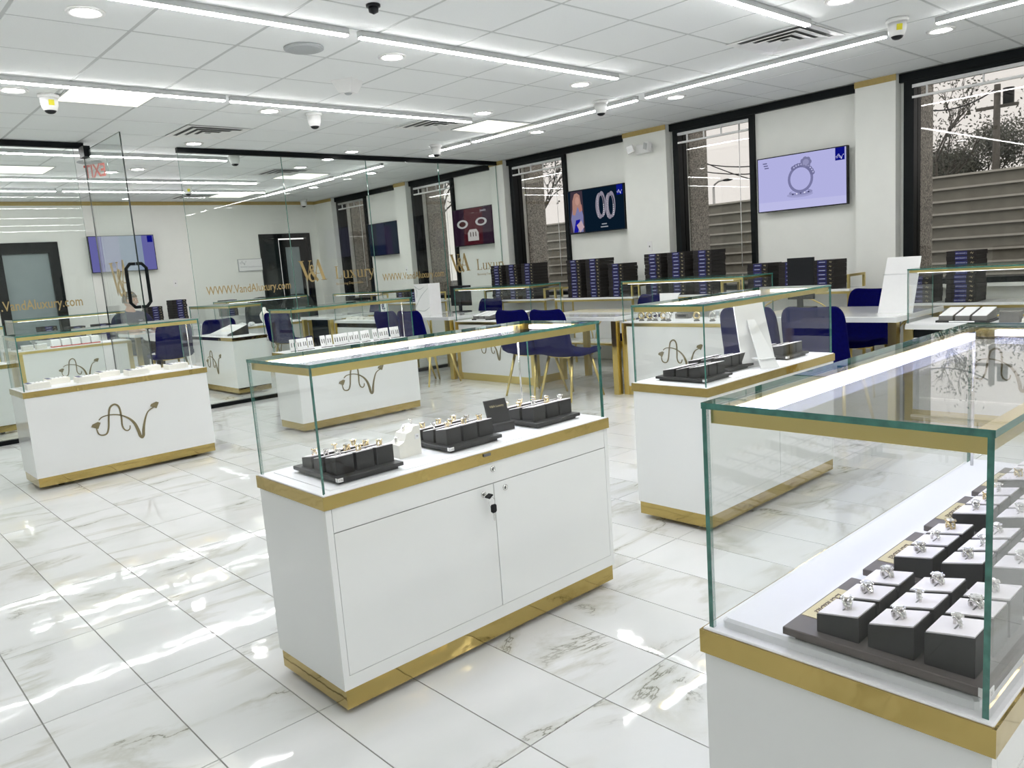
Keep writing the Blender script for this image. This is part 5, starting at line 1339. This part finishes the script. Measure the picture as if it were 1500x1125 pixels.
def tree(label, x, y, h, leaves, spread, seed):
    rnd = random.Random(seed)
    t = thing('tree', label, 'tree', (x, y, -0.02), 0, 'trees outside')
    m_ = MB(); tips = []
    def br(p, d, L, r, lv):
        q = p+d*L; m_.tube([p, p.lerp(q, 0.5)+Vector((rnd.uniform(-1, 1), rnd.uniform(-1, 1), 0))*L*0.06, q], [r, r*0.85, r*0.65], 5)
        if lv == 0: tips.append(q); return
        for _ in range(3 if lv > 1 else 4):
            nd = (d+Vector((rnd.uniform(-1, 1), rnd.uniform(-1, 1), rnd.uniform(-0.2, 0.7)))*spread).normalized()
            br(p.lerp(q, rnd.uniform(0.6, 1.0)), nd, L*rnd.uniform(0.5, 0.78), r*0.6, lv-1)
    br(Vector((0, 0, 0)), Vector((0, 0, 1)), h*0.34, h*0.014, 5)
    m_.build('trunk', 'bark', t)
    lf = MB()
    for tip in tips:
        for _ in range(leaves):
            c = tip+Vector((rnd.gauss(0, 1), rnd.gauss(0, 1), rnd.gauss(0, 0.8)))*h*0.05; s = 0.055
            a = Vector((rnd.uniform(-1, 1), rnd.uniform(-1, 1), rnd.uniform(-1, 1))).normalized()*s; e = a.orthogonal().normalized()*s*0.7
            lf.add([c-a, c+e, c+a, c-e], [(0, 1, 2, 3)])
    stuff(lf.build('foliage', 'leaf', t)); return t
tree('bare branched tree outside the nearest window, left', 27.0, 9.4, 6.6, 4, 0.75, 3)
tree('dense grey green tree outside the nearest window, middle', 35.0, 11.0, 6.8, 34, 0.75, 5)
tree('dense grey green tree outside the nearest window, right', 32.0, 6.3, 6.9, 34, 0.75, 8)
tree('low spreading tree between the others outside the nearest window', 22.6, 4.6, 4.0, 30, 0.9, 21)
tree('leafy tree peeping over the siding by the second window', 24.0, 11.3, 4.2, 9, 0.7, 11)
tree('thin tree outside the third window', 20.0, 20.4, 7.4, 5, 0.75, 14)
tree('leafy tree outside the fourth window behind the partition', 20.0, 26.8, 8.0, 5, 0.75, 17)
p = at_x(1046, 300, 26.0); q = at_x(1046, 275, 26.0); e_ = at_x(1063, 263, 26.0)
t = thing('street_lamp', 'street lamp with a curved arm outside the second window', 'lamp', (26.0, p.y, 0))
MB().tube([(0, 0, -0.02), (0, 0, q.z)], [0.06, 0.045], 8).build('pole', 'alum', t)
dy = e_.y-p.y
MB().tube([(0, 0, q.z), (0, dy*0.1, q.z+(e_.z-q.z)*0.5), (0, dy*0.45, q.z+(e_.z-q.z)*0.9), (0, dy, e_.z)], 0.035, 8).build('arm', 'alum', t)
MB().ell((0, dy*1.15, e_.z-0.02), 0.08, 0.22, 0.05, 10, 7).build('lamp_head', 'blackp', t)
p = at_x(1460, 180, 22.0); q = at_x(1459, 124, 22.0)
t = thing('utility_pole', 'utility pole with a transformer outside the nearest window', 'pole', (22.0, p.y, 0))
MB().tube([(0, 0, -0.02), (0, 0, q.z)], [0.10, 0.07], 10).build('pole', 'bark', t)
MB().box(-0.04, -0.45, q.z-0.55, 0.04, 0.45, q.z-0.48).build('crossarm', 'bark', t)
MB().tube([(0.0, -0.24, q.z-0.48), (0.0, -0.24, q.z-0.12)], 0.12, 10).build('transformer', 'blackp', t)
ends = []
yb = at_x(1112, 228, 23.0).y-2.4
for k, (a, c, sag) in enumerate((((1022, 213), (1112, 217), 0.6), ((1022, 226), (1112, 228), 0.6), ((1025, 212), (1112, 240), 0.6), ((1350, 160), (1459, 130), 0.2))):
    X_ = 22.0+k*0.9 if k < 3 else 22.0
    A, B_ = at_x(a[0], a[1], X_), at_x(c[0], c[1], X_)
    if k < 3:
        u = (yb-B_.y)/(B_.y-A.y); B_ = B_+(B_-A)*u; A = A+(A-B_)*0.5; ends.append(B_)
    pts = [A.lerp(B_, i/12)-Vector((0, 0, sag*4*(i/12)*(1-i/12))) for i in range(13)]
    tag(MB().tube(pts, 0.018, 5).build('power_line', 'blackp'), ['uppermost power line outside the second window', 'middle power line outside the second window', 'slanting power line outside the second window', 'power line by the utility pole outside'][k], 'cable', 'power lines outside')
t = thing('utility_pole', 'wooden pole holding the power lines outside, behind the ring screen wall', 'pole', (22.9, yb-0.12, 0))
zt_ = max(e.z for e in ends)+0.5
MB().tube([(0, 0, -0.02), (0, 0, zt_)], [0.10, 0.07], 10).build('pole', 'bark', t)
for e in ends: MB().box(min(0, e.x-22.9)-0.05, 0.02, e.z-0.10, max(0, e.x-22.9)+0.05, 0.12, e.z-0.02).build('crossarm', 'bark', t)
